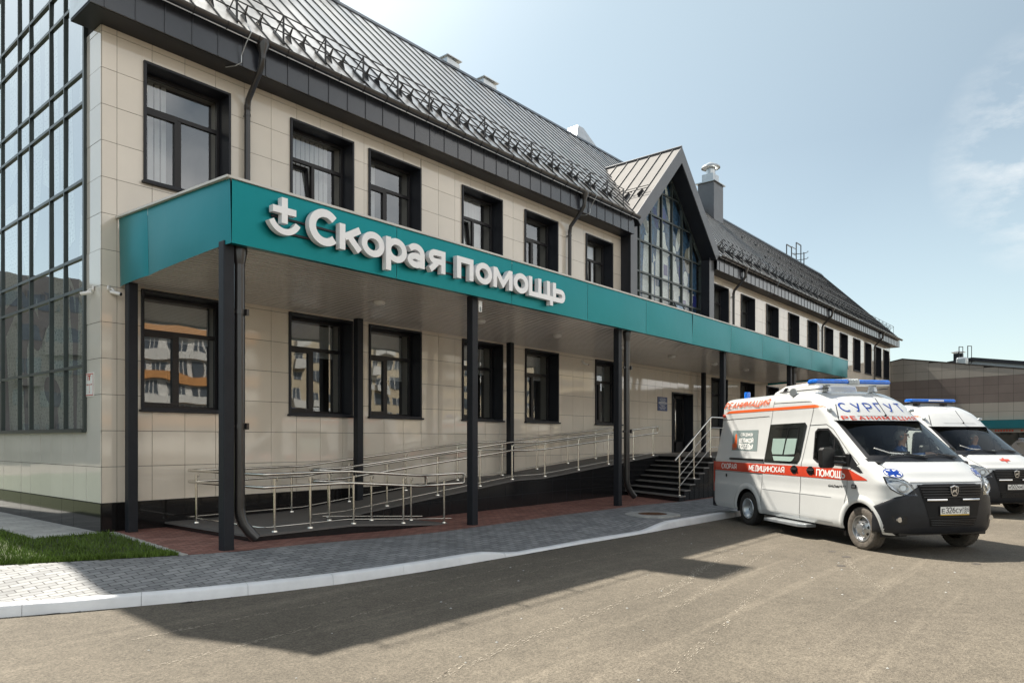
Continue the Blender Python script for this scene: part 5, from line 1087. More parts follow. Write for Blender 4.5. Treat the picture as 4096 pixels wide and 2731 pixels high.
    for q in (('СКОРАЯ', -4.58, -3.95, 1.160, .105), ('МЕДИЦИНСКАЯ', -3.42, -2.16, 1.160, .105), ('ПОМОЩЬ', -1.15, -.39, 1.150, .115)): b = MB(); text(b, *q, sf, t=.20, gap=.22); b.build('white_lettering', M['white_film'], V, recalc=False)
    b = MB(); text(b, 'GAZ', -.83, -.66, .98, .034, lambda a, c, h: SR(a, c, .005 + h), t=.26, slant=.3); text(b, 'elle', -.64, -.55, .98, .03, lambda a, c, h: SR(a, c, .005 + h), t=.24, slant=.3); text(b, 'NEXT', -.53, -.36, .995, .022, lambda a, c, h: SR(a, c, .005 + h), t=.2); b.build('model_script', M['black_film'], V, recalc=False)
    if full:
        b = MB(); text(b, 'РЕАНИМАЦИЯ', -4.62, -2.86, 2.495, .125, lambda a, c, h: SR(a, c, .014 + h), t=.15, gap=.30, slant=.28); b.build('red_lettering', M['orange'], V, recalc=False)
        b = MB(); text(b, 'РЕАНИМАЦИЯ', -.73, .76, 2.147, .060, lambda a, c, h: FR(a, c, .006 + h), t=.20, gap=.42); b.build('red_lettering', M['red'], V, recalc=False)
        b = MB(); fb = lambda a, c, h: FR(a, c, .006 + h); text(b, 'СУРГУТ', -.64, .64, 2.30, .150, fb, t=.125, gap=.46)
        b.build('blue_lettering', M['blue'], V, recalc=False)
        b = MB(); b.grid(lambda x, z: SR(x, z, .004), [-4.2 + 1.02 * k / 10 for k in range(11)], [1.565, 1.78, 2.0]); PO = b.build('poster', M['grey_film'], V)
        b = MB(); text(b, 'С ПРАЗДНИКОМ', -3.86, -3.38, 1.875, .060, lambda a, c, h: SR(a, c, .006 + h), t=.24, gap=.18); text(b, 'ВЕЛИКОЙ', -3.90, -3.35, 1.735, .085, lambda a, c, h: SR(a, c, .006 + h), t=.26, gap=.16); text(b, 'ПОБЕДЫ!', -3.90, -3.35, 1.605, .095, lambda a, c, h: SR(a, c, .006 + h), t=.26, gap=.16); b.build('poster_lettering', M['white_film'], PO, recalc=False)
        b = MB(); ngon_side(b, [(-4.13, 1.62), (-3.99, 1.62), (-4.0, 1.80), (-4.03, 1.92), (-4.08, 1.92), (-4.10, 1.78)], .006); text(b, '80', -4.18, -4.05, 1.64, .07, lambda a, c, h: SR(a, c, .008 + h), t=.22); text(b, 'ПОБЕДА!', -4.18, -4.0, 1.585, .025, lambda a, c, h: SR(a, c, .008 + h), t=.22); b.build('poster_emblem', M['orange'], PO, recalc=False)
    else:
        b = MB(); cf = lambda a, c, h: FR(a, c, .006 + h); strokes(b, [[(-.13, 1.315), (.13, 1.315)], [(0, 1.265), (0, 1.365)]], .045, cf); b.build('red_cross', M['red'], V, recalc=False)
    if full:
        for sd in (-1, 1):                                             # six-armed medical star roundels on the bonnet corners
            cy, cz = sd * .775, 1.265; b = MB(); disc = lambda r, a: (cy + r * math.cos(a), cz + r * .58 * math.sin(a)); N = 28
            b.add([FR(cy, cz, .005)] + [FR(*disc(.115, 2 * math.pi * k / N), .005) for k in range(N)], [(0, k + 1, (k + 1) % N + 1) for k in range(N)]); st_ = b.build('star_roundel', M['white_film'], V, recalc=False)
            b = MB()
            for k in range(3): a = math.pi * k / 3 + math.pi / 2; (ya, za), (yb, zb2) = disc(.092, a), disc(.092, a + math.pi); strokes(b, [[(ya, za), ((ya + yb) / 2, (za + zb2) / 2), (yb, zb2)]], .034, lambda p, q, h: FR(p, q, .007 + h), z0=.0004 * k)
            rr_ = [disc(.110, 2 * math.pi * k / N) for k in range(N + 1)]; strokes(b, [rr_], .008, lambda p, q, h: FR(p, q, .007 + h)); b.build('blue_star', M['blue'], st_, recalc=False)
    # bumper, grille, lights
    def topz(t): return float(np.interp(t, [0, .10, .22, .38, .52, .64, .74, 1], [.74, .78, .84, .905, .94, 1.04, 1.108, 1.112]))
    b = MB(); ts = [k / 40 for k in range(41)]
    def bf(sd):
        g = MB(); g.grid(lambda t, v: outline(.02 + t * .98, .335 + v * (topz(t) - .335), .016 - .012 * (v > .99), sd), ts, [0, .06, .14, .3, .5, .7, .88, .97, 1]); return g
    for sd in (-1, 1):
        g = bf(sd); b.add(g.v, g.f)
        b.grid(lambda x, v: SR(x, .335 + v * (.765 - .335 - .07 * (1 - (x - .36) / .1 if x < .46 else 0)), .014, sd), [.41, .44, .48], [0, .3, .6, 1]); b.grid(lambda t, v: outline(t, .335 - .03 * v, .016 - .10 * v, sd), ts, [0, 1])
    BP = b.build('bumper', M['plastic'], V, smooth=45)
    b = MB()
    def gy(z): return float(np.interp(z, [.46, 1.10], [.40, .585]))
    b.grid(lambda u, z: FR(u * gy(z), z, .0195), [k / 8 for k in range(-8, 9)], [.60, .76, .90, 1.0, 1.09]); b.grid(lambda u, z: FR(u * gy(z), z, .0195), [k / 8 for k in range(-8, 9)], [.46, .53, .585]); GL = b.build('grille', M['grille'], V, smooth=60)
    b = MB()
    for z in (.905, .945, .985, 1.025, 1.065): b.tube([FR(y, z, .030) for y in np.linspace(-gy(z) + .02, gy(z) - .02, 15)], .0095, 6)
    for z in (.48, .505, .53, .555): b.tube([FR(y, z, .026) for y in np.linspace(-gy(z) + .02, gy(z) - .02, 11)], .005, 5)
    b.build('grille_bars', M['black'], GL, smooth=50)
    b = MB()
    for s_ in (-1, 1): b.tube([FR(s_ * y, .862, .034) for y in (.14, .25, .36, .47)], .020, 8)
    b.build('silver_bar', M['chrome'], GL, smooth=40)
    ez = 1.005; b = MB(); sh = [(-.075, .06), (0, .085), (.075, .06), (.068, -.03), (.035, -.085), (-.035, -.085), (-.068, -.03)]; xb_ = fx(0, ez)
    b.prism(sh, lambda a, c, t: (xb_ + t, a, ez + c), .03, .055); EM = b.build('emblem', M['chrome'], GL, bevel=.006); b = MB(); b.prism([(x * .80, z * .80) for x, z in sh], lambda a, c, t: (xb_ + t, a, ez + c), .0555, .058); b.build('emblem_field', M['black'], EM)
    b = MB(); dr = [(-.045, -.005), (-.03, .012), (.012, .012), (.028, .035), (.04, .035), (.03, .005), (.022, -.008), (.035, -.04), (.026, -.045), (.008, -.015), (-.02, -.014), (-.045, -.04), (-.052, -.033)]
    b.prism(dr, lambda a, c, t: (xb_ + t, a, ez + c), .0585, .061); strokes(b, [[(.034, .035), (.026, .055), (.0, .058)]], .007, lambda a, c, h: (xb_ + .06 + h, a, ez + c)); b.build('emblem_deer', M['chrome'], EM)
    for s_ in (-1, 1):
        HP = [(.915, 1.19), (.83, 1.185), (.72, 1.14), (.665, 1.085), (.595, .925), (.70, .925), (.82, .965), (.90, 1.03), (.93, 1.11)]
        b = MB(); b.add([FR(s_ * y, z, .012) for y, z in HP], [tuple(range(len(HP)))]); hb = b.build('headlight', M['lampbase'], V, recalc=True); b = MB(); o_ = ring_poly(HP, -.016); b.add([FR(s_ * y, z, .009) for y, z in o_], [tuple(range(len(o_)))]); b.build('lamp_seal', M['black'], hb)
        b = MB(); c = Vector(FR(s_ * .775, 1.045, .016)); nrm = (Vector(FR(s_ * .775, 1.045, .03)) - c).normalized(); q = nrm.to_track_quat('Z', 'Y')
        for r, o in ((.075, .0), (.062, -.0)):
            b.tube([c + q @ Vector((r * math.cos(t), r * .8 * math.sin(t), .004)) for t in [2 * math.pi * k / 20 for k in range(20)]], .007, 6, closed=True)
        b.ngon([c + q @ Vector((.045 * math.cos(t), .045 * math.sin(t), .003)) for t in [2 * math.pi * k / 16 for k in range(16)]]); b.tube([FR(s_ * .90, 1.155, .018), FR(s_ * .80, 1.150, .018), FR(s_ * .72, 1.105, .018)], .010, 6)
        b.build('reflector', M['zinc'], hb, smooth=40)
        b = MB(); b.add([FR(s_ * y, z, .026) for y, z in HP], [tuple(range(len(HP)))]); b.build('lens', M['lens'], hb)
        b = MB(); P = [(.74, .50), (.80, .48), (.88, .52), (.91, .60), (.86, .64), (.74, .60)]; b.add([FR(s_ * y, z, .020) for y, z in P], [tuple(range(len(P)))]); fo = b.build('fog_recess', M['black'], V); b = MB(); c = Vector(FR(s_ * .83, .555, .022)); b.tube([c + Vector((-.02, 0, 0)), c + Vector((.012, 0, 0))], .042, 14); b.build('fog_light', M['chrome'], fo, smooth=40)
        b = MB(); c = SR(-.16, 1.02, 0, s_); b.box(c[0] - .055, c[0] + .055, min(c[1], c[1] + s_ * .02), max(c[1], c[1] + s_ * .02), .985, 1.055); b.build('side_indicator', M['black'], V, bevel=.012); b = MB(); b.box(c[0] - .035, c[0] + .035, min(c[1], c[1] + s_ * .024), max(c[1], c[1] + s_ * .024), 1.0, 1.04); b.build('indicator_lens', M['zinc'], V, bevel=.006)
    # number plate
    px_ = fx(.0, .7) + .030; pl = lambda a, c, h: (px_ + h, a, c)
    b = MB(); b.box(px_ - .03, px_, -.27, .27, .625, .765); NP = b.build('number_plate', M['black_film'], V); b = MB(); b.quad(pl(-.262, .642, .002), pl(.262, .642, .002), pl(.262, .758, .002), pl(-.262, .758, .002)); b.build('plate_face', M['white_film'], NP, recalc=False)
    b = MB(); num, reg = ('326', '186') if full else ('502', '186'); l1, l2 = (('Е', 'СУ') if full else ('М', 'КМ'))
    text(b, l1, -.235, -.185, .665, .060, pl, t=.17, z0=.004); text(b, num, -.165, .00, .665, .080, pl, t=.16, gap=.22, z0=.004); text(b, l2, .02, .125, .665, .060, pl, t=.17, gap=.22, z0=.004); text(b, reg, .150, .252, .680, .066, pl, t=.13, gap=.3, z0=.004); text(b, 'RUS', .165, .215, .651, .018, pl, t=.2, z0=.004); strokes(b, [[(.14, .645), (.14, .755)]], .004, pl, z0=.004); b.build('plate_characters', M['black_film'], NP, recalc=False)
    if full: b = MB(); b.quad(pl(-.262, .626, .002), pl(.262, .626, .002), pl(.262, .640, .002), pl(-.262, .640, .002)); b.build('dealer_strip', M['yellow'], NP, recalc=False)
    # handles, fillers, lamps
    for x in (-1.83, -1.33):
        b = MB(); hx = [(x + .115 * math.cos(t) * (1 - .12 * (abs(math.sin(t)) > .8)), 1.235 + .085 * math.sin(t)) for t in [2 * math.pi * k / 8 + .39 for k in range(8)]]; b.add([SR(p, q, .010) for p, q in hx], [tuple(range(8))]); hd = b.build('door_handle', M['black'], V); b = MB(); b.beam(SR(x - .09, 1.24, .026), SR(x + .09, 1.24, .026), .018, .03); b.build('handle_bar', M['plastic'], hd, bevel=.006)
    b = MB(); b.add([SR(-4.38 + .035 * math.cos(t), 1.01 + .04 * math.sin(t), .006) for t in [2 * math.pi * k / 12 for k in range(12)]], [tuple(range(12))]); b.build('lock_cover', M['black'], V)
    for sd in (-1, 1):
        b = MB(); b.box(-5.03, -4.955, sd * .93 - .045, sd * .93 + .05 * (1), .62, 1.30); b.build('tail_light', M['red'], V, bevel=.01)
        b = MB(); c = SR(-4.60, 2.33, 0, sd); b.lathe([(.035, 0), (.038, sd * .04), (.001, sd * .055)], c, 'y', 12); b.build('marker_lamp', M['red'], V, smooth=40)
        b = MB(); c = SR(-1.03, 2.33, 0, sd); b.tube([c, (c[0] + .06, c[1] + sd * .06, c[2])], .03, 10); b.box(c[0] - .03, c[0] + .03, min(c[1], c[1] + sd * .06), max(c[1], c[1] + sd * .06), c[2] - .03, c[2] + .03); b.build('roof_marker', M['zinc'], V, bevel=.01, smooth=40)
    b = MB(); b.box(-5.08, -4.95, -.98, .98, .27, .60); b.build('rear_bumper', M['plastic'], V, bevel=.03)
    b = MB(); b.prism([(-2.55, -1.20), (-1.45, -1.20), (-1.32, -1.10), (-1.32, -.9), (-2.55, -.9)], lambda a, c, t: (a, c, t), .205, .262); SP = b.build('side_step', M['zinc'], V, bevel=.008)
    # roof equipment
    b = MB()
    if full:
        def bar(mb, y0, y1, r=1): mb.prism([(-.15, .0), (-.15, .055), (-.11, .085), (.11, .085), (.15, .055), (.15, .0)], lambda a, c, t: (-1.62 + a, t, 2.84 + c), y0, y1)
        bar(b, -.78, -.10); bar(b, .12, .80); LB = b.build('light_bar', M['bluelens'], V, bevel=.03)
        b = MB(); b.prism([(-.155, -.005), (-.155, .07), (-.11, .10), (.11, .10), (.155, .07), (.155, -.005)], lambda a, c, t: (-1.62 + a, t, 2.84 + c), -.10, .12)
        for k in range(6): b.box(-1.785, -1.455, -.085 + k * .033, -.075 + k * .033, 2.845, 2.935)
        b.build('loudspeaker_grille', M['zinc'], LB, bevel=.004)
        b = MB(); b.box(-1.74, -1.50, -.77, .79, 2.815, 2.84)
        for y in (-.48, .50): b.prism([(-1.7, 2.70), (-1.5, 2.70), (-1.54, 2.82), (-1.66, 2.82)], lambda a, c, t: (a, t, c), y - .03, y + .03)
        b.build('bar_mount', M['zinc'], LB)
        b = MB(); pr = [(-3.55, 2.70), (-3.40, 2.80), (-3.05, 2.90), (-2.3, 2.915), (-1.95, 2.86), (-1.86, 2.70)]; b.prism(pr, lambda a, c, t: (a, t, c), -.42, .42); AC = b.build('air_conditioner', M['white'], V, bevel=.05, smooth=40)
        b = MB(); b.prism([(-3.12, 2.76), (-3.0, 2.86), (-2.93, 2.86), (-2.98, 2.76)], lambda a, c, t: (a, t, c), -.435, -.40); b.build('vent_slot', M['black'], AC)
        b = MB()
        for k in (-.62, .62): b.tube([(-2.9, k, 2.755), (-1.35, k, 2.745)], .012, 6)
        b.build('roof_rail', M['black'], V)
        b = MB(); b.lathe([(.075, 2.66), (.075, 2.69)], (-4.16, -.62, 0), 'z', 16); bb = b.build('rear_beacon', M['zinc'], V); b = MB(); b.lathe([(.064, 2.69), (.066, 2.83), (.055, 2.85), (.001, 2.852)], (-4.16, -.62, 0), 'z', 18); b.build('beacon_lens', M['bluelens'], bb, smooth=40)
        b = MB(); c = Vector((-2.06, -.86, 2.70)); d = Vector((.35, -.9, .05)).normalized(); b.tube([c - d * .05, c, c + d * .03], [.045, .075, .078], 16); b.tube([c, c + Vector((0, .03, -.13))], .018, 8); b.build('work_lamp', M['zinc'], V, smooth=40)
    else:
        b.prism([(-.14, .0), (-.15, .04), (-.11, .08), (.11, .08), (.15, .04), (.14, 0)], lambda a, c, t: (-1.75 + a, t, 2.80 + c), -.68, .68); LB = b.build('light_bar', M['bluelens'], V, bevel=.025); b = MB(); b.box(-1.592, -1.58, -.18, .28, 2.815, 2.855); b.build('white_lamp', M['lampwhite'], LB)
        b = MB(); b.box(-1.85, -1.65, -.62, .62, 2.755, 2.80)
        for y in (-.42, .42): b.box(-1.83, -1.67, y - .05, y + .05, 2.71, 2.76)
        b.build('bar_mount', M['black'], LB)
    b = MB(); b.tube([FR(.10, 2.215, .0), FR(.10, 2.215, .03)], .018, 8); b.tube([FR(.10, 2.22, .03), tuple(Vector(FR(.10, 2.22, .03)) + Vector((-.20, -.06, .30)))], .006, 6); b.build('roof_aerial', M['black'], V)
    b = MB(); b.tube([FR(-.80, 2.16, .0), FR(-.80, 2.16, .03), tuple(Vector(FR(-.80, 2.16, .02)) + Vector((-.10, .02, .25)))], .007, 6); b.build('side_aerial', M['black'], V)
    b = MB(); b.grid(lambda u, z: FR(.02 + u * (.48 - .2 * (z - 2.23)), z, .007), [k / 8 for k in range(-8, 9)], [2.225, 2.24]); b.build('roof_crease', M['white'], V)
    if full:
        b = MB(); b.box(-.235, -.22, -.33, .13, 1.47, 1.60); q = b.build('dash_display', M['black'], V)
        b = MB(); text(b, 'NEXT', -.24, .05, 1.525, .045, lambda a, c, h: (-.219 + h, a, c), t=.17, slant=.2); b.build('screen_lettering', M['white_film'], q, recalc=False)
    b = MB(); b.tube([(.06, -.80, 1.66), (.11, -.55, 1.58), (.16, -.15, 1.545), (.16, .35, 1.52)], .010, 6); b.build('dash_cable', M['white_film'], V)
    for ax in ARCHES:
        for sd in (-1, 1): wheel(V, ax, sd, ax == 0)
    return V
HV = math.atan2(-.790, -.613)
V1L = (8.775, -10.225, ZA); make_van('white resuscitation ambulance with blue СУРГУТ lettering over its windscreen, parked nearest the kerb', V1L, HV, True)
V2L = (15.60 + .613 * .84, -11.05 + .790 * .84, ZA); make_van('white ambulance with small red cross on its bonnet, half hidden behind the lettered one', V2L, HV, False)

# drivers
def driver(label, base, rz, arm, cat='person'):
    P = thing('person', label, cat, base, None, rz, True)
    pts = {'pel': (0, 0, .08, .15), 'ab': (-.03, 0, .24, .14), 'ch': (-.03, 0, .42, .155), 'sh': (-.02, 0, .52, .10), 'nk': (.0, 0, .60, .055), 'hd': (.02, 0, .68, .075), 'hm': (.025, 0, .76, .092), 'ht': (.01, 0, .83, .070),
           'ls': (-.02, .17, .49, .075), 'le': (.10, .24, .28, .048), 'lw': (.30, .17, .33, .034), 'rs': (-.02, -.17, .49, .075), 're': arm[0] + (.048,), 'rw': arm[1] + (.034,), 'lk': (.42, .10, .10, .075), 'rk': (.42, -.10, .10, .075), 'lf': (.50, .10, -.30, .05), 'rf': (.50, -.10, -.30, .05)}
    E_ = [('pel', 'ab'), ('ab', 'ch'), ('ch', 'sh'), ('sh', 'nk'), ('nk', 'hd'), ('hd', 'hm'), ('hm', 'ht'), ('sh', 'ls'), ('ls', 'le'), ('le', 'lw'), ('sh', 'rs'), ('rs', 're'), ('re', 'rw'), ('pel', 'lk'), ('lk', 'lf'), ('pel', 'rk'), ('rk', 'rf')]
    fing = []
    for w in ('lw', 'rw'):
        x, y, z, _ = pts[w]; pts[w + 'p'] = (x + .07, y, z, .030); E_.append((w, w + 'p'))
        for k in range(4): a = pts[f'{w}f{k}'] = (x + .12, y + (k - 1.5) * .022, z + .004, .0095); c = pts[f'{w}g{k}'] = (x + .15, y + (k - 1.5) * .023, z - .03, .008); E_ += [(w + 'p', f'{w}f{k}'), (f'{w}f{k}', f'{w}g{k}')]
        s_ = -1 if w[0] == 'l' else 1; pts[w + 't'] = (x + .07, y + s_ * .045, z + .01, .010); pts[w + 'u'] = (x + .11, y + s_ * .05, z - .01, .009); E_ += [(w + 'p', w + 't'), (w + 't', w + 'u')]
    K = list(pts); me = bpy.data.meshes.new('body'); me.from_pydata([pts[k][:3] for k in K], [(K.index(a), K.index(c)) for a, c in E_], [])
    o = bpy.data.objects.new('body', me); COL.objects.link(o); o.parent = P
    for m_ in ('skin', 'uniform', 'uniform2'): me.materials.append(M[m_])
    sk = o.modifiers.new('skin', 'SKIN'); sk.use_smooth_shade = True; o.modifiers.new('sub', 'SUBSURF').levels = 1; o.modifiers['sub'].render_levels = 1
    if not me.skin_vertices: 
        with bpy.context.temp_override(object=o, active_object=o): bpy.ops.mesh.customdata_skin_add()
    for i, k in enumerate(K): me.skin_vertices[0].data[i].radius = (pts[k][3],) * 2; me.skin_vertices[0].data[i].use_root = (k == 'pel')
    dg = bpy.context.evaluated_depsgraph_get(); dg.update(); m2 = bpy.data.meshes.new_from_object(o.evaluated_get(dg)); o.modifiers.clear(); o.data = m2
    m2.materials.clear(); [m2.materials.append(M[k]) for k in ('skin', 'uniform', 'uniform2')]
    for p in m2.polygons:
        c = p.center; hand = c.x > pts['rw'][0] - .02 and c.z > .2
        p.material_index = 0 if c.z > .585 or hand else (2 if (c.x > .05 and c.z > .18 and abs(c.y) > .12) else 1); p.use_smooth = True
    b = MB(); b.lathe([(.001, .868), (.05, .862), (.085, .83), (.100, .775), (.098, .72), (.085, .69)], (-.02, 0, 0), 'z', 18); h_ = b.build('hair', M['hair'], P, smooth=60)
    b = MB()
    for s_ in (-1, 1): b.lathe([(.001, -.012), (.02, 0), (.024, .02), (.012, .03)], (.015, s_ * .095, .74), 'z', 8)
    b.add([(.115, -.014, .735), (.115, .014, .735), (.142, 0, .735), (.112, 0, .785)], [(0, 1, 2), (0, 2, 3), (1, 3, 2)]); b.build('nose_and_ears', M['skin'], P, smooth=60)
    b = MB()
    for s_ in (-1, 1): b.tube([(.112, s_ * .036 + .022 * math.cos(t), .782 + .016 * math.sin(t)) for t in [2 * math.pi * k / 12 for k in range(12)]], .003, 5, closed=True); b.tube([(.108, s_ * .06, .785), (.02, s_ * .097, .78)], .003, 5)
    b.build('glasses', M['black'], P); b = MB(); b.box(.100, .108, -.025, .025, .705, .712); b.build('mouth', M['red'], P)
    b = MB()
    for s_ in (-1, 1): b.lathe([(.001, -.01), (.010, 0), (.001, .01)], (.105, s_ * .036, .782), 'z', 8)
    b.build('eyes', M['black'], P)
    b = MB(); b.box(-.10, .135, -.165, -.09, .36, .41); b.build('reflective_tape', M['white_film'], P, bevel=.01); return P
ch, sh_ = math.cos(HV), math.sin(HV)
def vloc(L, x, y, z): return (L[0] + x * ch - y * sh_, L[1] + x * sh_ + y * ch, L[2] + z)
driver('seated driver in blue uniform and glasses, hand on the wheel of the lettered ambulance', vloc(V1L, -.80, .45, 1.10), HV + R(38), ((.16, -.20, .40), (.42, -.06, .45)))
driver('dim seated driver in dark uniform behind the windscreen of the red cross ambulance', vloc(V2L, -.80, .45, 1.08), HV, ((.12, -.24, .28), (.36, -.14, .38)))

# ---------------------------------------------------------------- background buildings and the street behind
P0b = Vector((54.03, .1, 0)); DB = Vector((-.2, -.98, 0)).normalized(); NB = Vector((-DB.y * -1, DB.x * -1, 0)); NB = Vector((DB.y, -DB.x, 0)); NB = NB if NB.x < 0 else -NB
BG = thing('annex_building', 'low beige and brown tiled annex with teal band at right beyond the ambulances', 'building', (54.3, 0, ZA))
def BP_(s, z, h): p = P0b + DB * s + NB * h; return (p.x, p.y, z)
def topb(s): return 7.27 + .17 * s if s < 1 else max(5.9, 7.44 - .173 * (s - 1))
b = MB(); rb_ = random.Random(4); zrows = [2.86, 3.42, 4.03, 4.62, 5.21, 5.80, 6.40, 7.0, 7.6]; s_ = 0.0; cols = [0, .2] + [.2 + .86 * k for k in range(1, 32)]
for i in range(len(cols) - 1):
    for j in range(len(zrows) - 1):
        a0, a1, b0, b1 = cols[i] + .006, cols[i + 1] - .006, zrows[j] + .006, zrows[j + 1] - .006; t0, t1 = min(b1, topb(a0)), min(b1, topb(a1))
        if min(t0, t1) <= b0 + .01: continue
        mi = 1 if 4.0 < (b0 + b1) / 2 < 5.8 else 0; h = .02 + rb_.uniform(-.001, .001); b.quad(BP_(a0, b0, h), BP_(a1, b0, h), BP_(a1, t1, h), BP_(a0, t0, h), mi)
b.build('tiled_wall', [M['taupe'], M['brown']], BG, recalc=False)
b = MB(); cs = [0, 1] + [1 + k for k in range(1, 27)]
for a, c in zip(cs, cs[1:]): b.quad(BP_(a, -.3, 0), BP_(c, -.3, 0), BP_(c, topb(c), 0), BP_(a, topb(a), 0)); b.quad(BP_(a, topb(a), 0), BP_(c, topb(c), 0), BP_(c, topb(c) + .0, -14), BP_(a, topb(a), -14)); b.prism([(topb(a) - .03, 0), (topb(a) + .05, 0), (topb(a) + .05, .08), (topb(a) - .03, .08)], lambda z, h, t: BP_(t, z + (topb(c) - topb(a)) * (t - a) / (c - a), h - .03), a, c)
b.build('wall_backing', M['gap'], BG, recalc=False)
b = MB(); b.prism([(2.30, 0), (2.84, 0), (2.84, .35), (2.30, .35)], lambda z, h, t: BP_(t, z, h), .3, 27); b.build('teal_band', M['teal2'], BG)
b = MB(); b.prism([(2.02, 0), (2.29, 0), (2.29, .1), (2.02, .1)], lambda z, h, t: BP_(t, z, h), .3, 27)
for s_ in range(1, 27, 4): b.prism([(-.3, 0), (2.02, 0), (2.02, .12), (-.3, .12)], lambda z, h, t: BP_(t, z, h), s_, s_ + .4)
b.build('lintel', M['taupe'], BG)
b = MB()
for s_ in range(1, 25, 4): b.quad(BP_(s_ + .4, -.2, .03), BP_(s_ + 4, -.2, .03), BP_(s_ + 4, 2.02, .03), BP_(s_ + .4, 2.02, .03))
b.build('dark_glazing', M['dglass'], BG, recalc=False)
b = MB()
for k in range(14):
    s0 = 6.9 + k * .16 + (.35 if k > 6 else 0); b.quad(BP_(s0, 2.10, .105), BP_(s0 + .11, 2.10, .105), BP_(s0 + .11, 2.21, .105), BP_(s0, 2.21, .105))
b.build('red_sign_strip', M['red'], BG, recalc=False)
b = MB(); q0 = P0b + DB * 3.5 - NB * 4; b.box(q0.x - .35, q0.x + .35, q0.y - .35, q0.y + .35, 6.6, 7.62); b.build('roof_vent', M['zinc'], BG, bevel=.12)
W2 = thing('rooftop_block', 'pale panelled block with dark roof edge rising behind the beige annex', 'building', tuple(P0b - NB * 12 + Vector((0, 0, ZA))))
def BW(s, z, h): p = P0b + DB * s + NB * (h - 12); return (p.x, p.y, z)
b = MB(); pw = [(-.4, 7.95), (1.5, 8.15), (5, 7.55), (14, 6.4)]
for (a, za), (c, zc) in zip(pw, pw[1:]): b.quad(BW(a, -.2, 0), BW(c, -.2, 0), BW(c, zc, 0), BW(a, za, 0)); b.quad(BW(a, za, 0), BW(c, zc, 0), BW(c, zc, -10), BW(a, za, -10))
b.build('panel_wall', M['offwhite'], W2, recalc=False)
b = MB()
for (a, za), (c, zc) in zip(pw, pw[1:]): b.beam(BW(a, za + .09, .1), BW(c, zc + .09, .1), .28, .26)
b.build('roof_edge', M['dark'], W2)
b = MB(); p = P0b + DB * .2 - NB * 12.5; b.box(p.x - .35, p.x + .35, p.y - .32, p.y + .32, 7.2, 8.85); ck = b.build('chimney', M['dark'], W2); b = MB(); b.add([(p.x + i * .5, p.y + j * .5, 8.95) for i, j in ((-1, -1), (1, -1), (1, 1), (-1, 1))] + [(p.x, p.y, 9.12)], [(0, 1, 4), (1, 2, 4), (2, 3, 4), (3, 0, 4), (3, 2, 1, 0)]); b.box(p.x - .03, p.x + .03, p.y - .03, p.y + .03, 8.8, 9.0); b.build('chimney_cap', M['zinc'], ck)
b = MB()
for s_ in (.55, 1.2): b.beam(BW(s_, 7.4, .35), BW(s_, 9.35, .35), .06); b.beam(BW(s_ + .16, 7.9, .0), BW(s_ + .16, 9.35, .0), .05); b.beam(BW(s_, 9.33, .35), BW(s_ + .16, 9.33, 0), .05)
b.build('roof_ladder', M['black'], W2)
# dark car beyond the second ambulance
CR = thing('parked_car', 'black high roofed car parked at right edge beyond the red cross ambulance', 'car', (33.0, -10.6, ZA), None, R(200), True)
b = MB(); pc = [(-2.3, .35), (-2.35, .95), (-2.2, 1.15), (-1.9, 1.68), (-1.5, 1.80), (.2, 1.80), (.55, 1.74), (1.15, 1.22), (2.1, 1.08), (2.3, .85), (2.3, .35)]
def cy_(z): return .92 if z < 1.15 else .92 - .24 * (z - 1.15) / .65
n = len(pc); b.add([(x, s * cy_(z), z) for s in (-1, 1) for x, z in pc], [(i, i + 1, n + i + 1, n + i) for i in range(n - 1)] + [tuple(range(n)), tuple(range(2 * n - 1, n - 1, -1))]); b.build('body', M['carpaint'], CR, bevel=.06, smooth=40)
b = MB()
for s in (-1, 1): b.ngon([(x, s * (cy_(z) + .006), z) for x, z in ((-1.75, 1.2), (-1.62, 1.66), (.25, 1.68), (.85, 1.22))])
b.quad((.60, -.66, 1.69), (.60, .66, 1.69), (1.13, .82, 1.25), (1.13, -.82, 1.25)); b.build('window', M['dglass'], CR, recalc=False)
b = MB()
for s in (-1, 1): b.tube([(-1.5, s * .62, 1.84), (.2, s * .62, 1.84)], .025, 6); b.box(2.2, 2.32, s * .7 - .15, s * .7 + .15, .8, .95)
b.build('roof_rail', M['chrome'], CR)
for x in (-1.4, 1.45):
    for s in (-1, 1): b = MB(); b.lathe([(.001, s * .96), (.2, s * .97), (.22, s * .95), (.34, s * .94), (.36, s * .9), (.36, s * .72)], (x, 0, .36), 'y', 24); b.build('wheel', M['rubber'], CR, smooth=40)
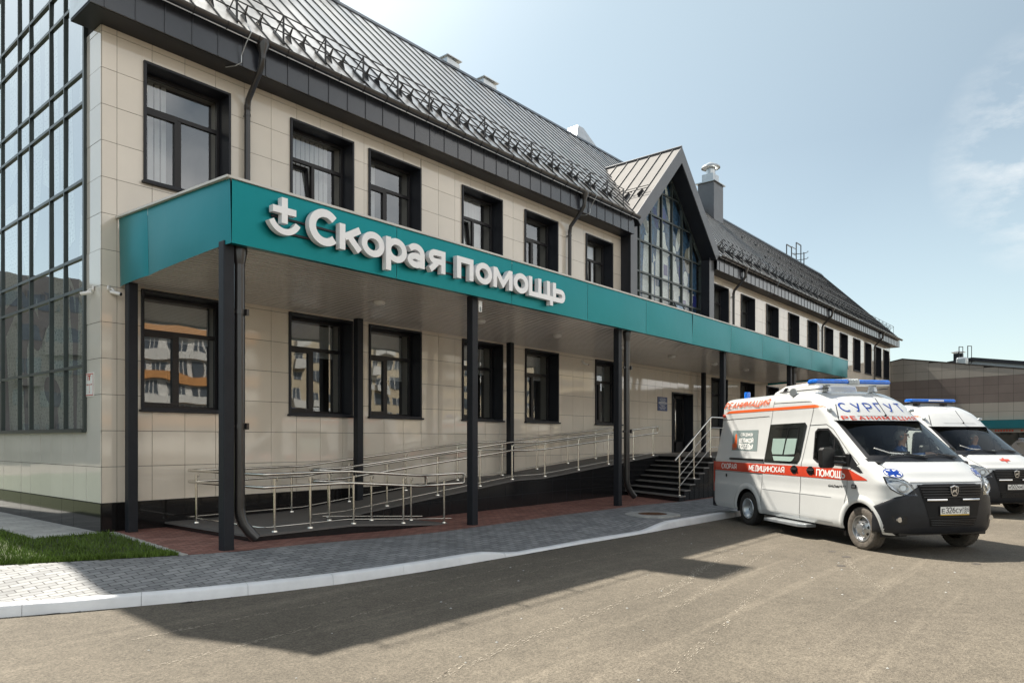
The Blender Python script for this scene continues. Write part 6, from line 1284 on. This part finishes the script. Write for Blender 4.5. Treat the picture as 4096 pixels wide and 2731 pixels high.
# apartment blocks across the street: seen in the panes, tiles and curtain wall as reflections
def block(label, x0, x1, y0, y1, h, kind, face):
    T_ = thing('apartment_block', label, 'building', ((x0 + x1) / 2, y0, ZA)); wm = {'stripe': M['aptwhite'], 'beige': M['aptbeige'], 'brown': M['aptbrown']}[kind]
    b = MB(); b.box(x0, x1, y0, y1, ZA, h); b.build('wall', wm, T_)
    yf = y1 if face > 0 else y0; fl = 2.8; nfl = int(h / fl); bo = MB(); wi = MB(); wh = MB()
    for f in range(nfl):
        z = .6 + f * fl; x = x0 + 1.0
        if kind == 'stripe' and f > 0: (bo if f % 2 else wh).box(x0, x1, min(yf, yf + face * .5), max(yf, yf + face * .5), z - .2, z + .95)
        while x < x1 - 2.2:
            w_ = rb_.choice((1.4, 1.8, 2.2)); wi.quad((x, yf + face * .06, z + 1.0), (x + w_, yf + face * .06, z + 1.0), (x + w_, yf + face * .06, z + 2.3), (x, yf + face * .06, z + 2.3))
            if kind != 'stripe':
                for q in (x, x + w_ / 2, x + w_): wh.box(q - .05, q + .05, min(yf, yf + face * .1), max(yf, yf + face * .1), z + .95, z + 2.35)
                if rb_.random() < .25: wh.box(x - .2, x + w_ + .2, min(yf, yf + face * .9), max(yf, yf + face * .9), z - .1, z + 1.0)
            else:
                for q in (x + w_ * .33, x + w_ * .66): wh.box(q - .06, q + .06, min(yf, yf + face * .12), max(yf, yf + face * .12), z + .95, z + 2.35)
            x += w_ + rb_.uniform(.5, 1.4)
    wi.build('window', M['aptglass'], T_, recalc=False); wh.build('balcony_front', M['aptwhite'] if kind != 'brown' else M['aptbrown'], T_)
    if kind == 'stripe': bo.build('orange_balcony_band', M['aptorange'], T_)
block('white and orange striped apartment block mirrored in the ground floor windows', 16, 47, -92, -76, 26, 'stripe', 1)
block('tall beige apartment block mirrored in the middle ground floor windows', 51, 125, -90, -74, 24, 'beige', 1)
block('brown brick apartment block mirrored dark in the left curtain wall', -75, -9, 58, 72, 15.5, 'brown', -1)
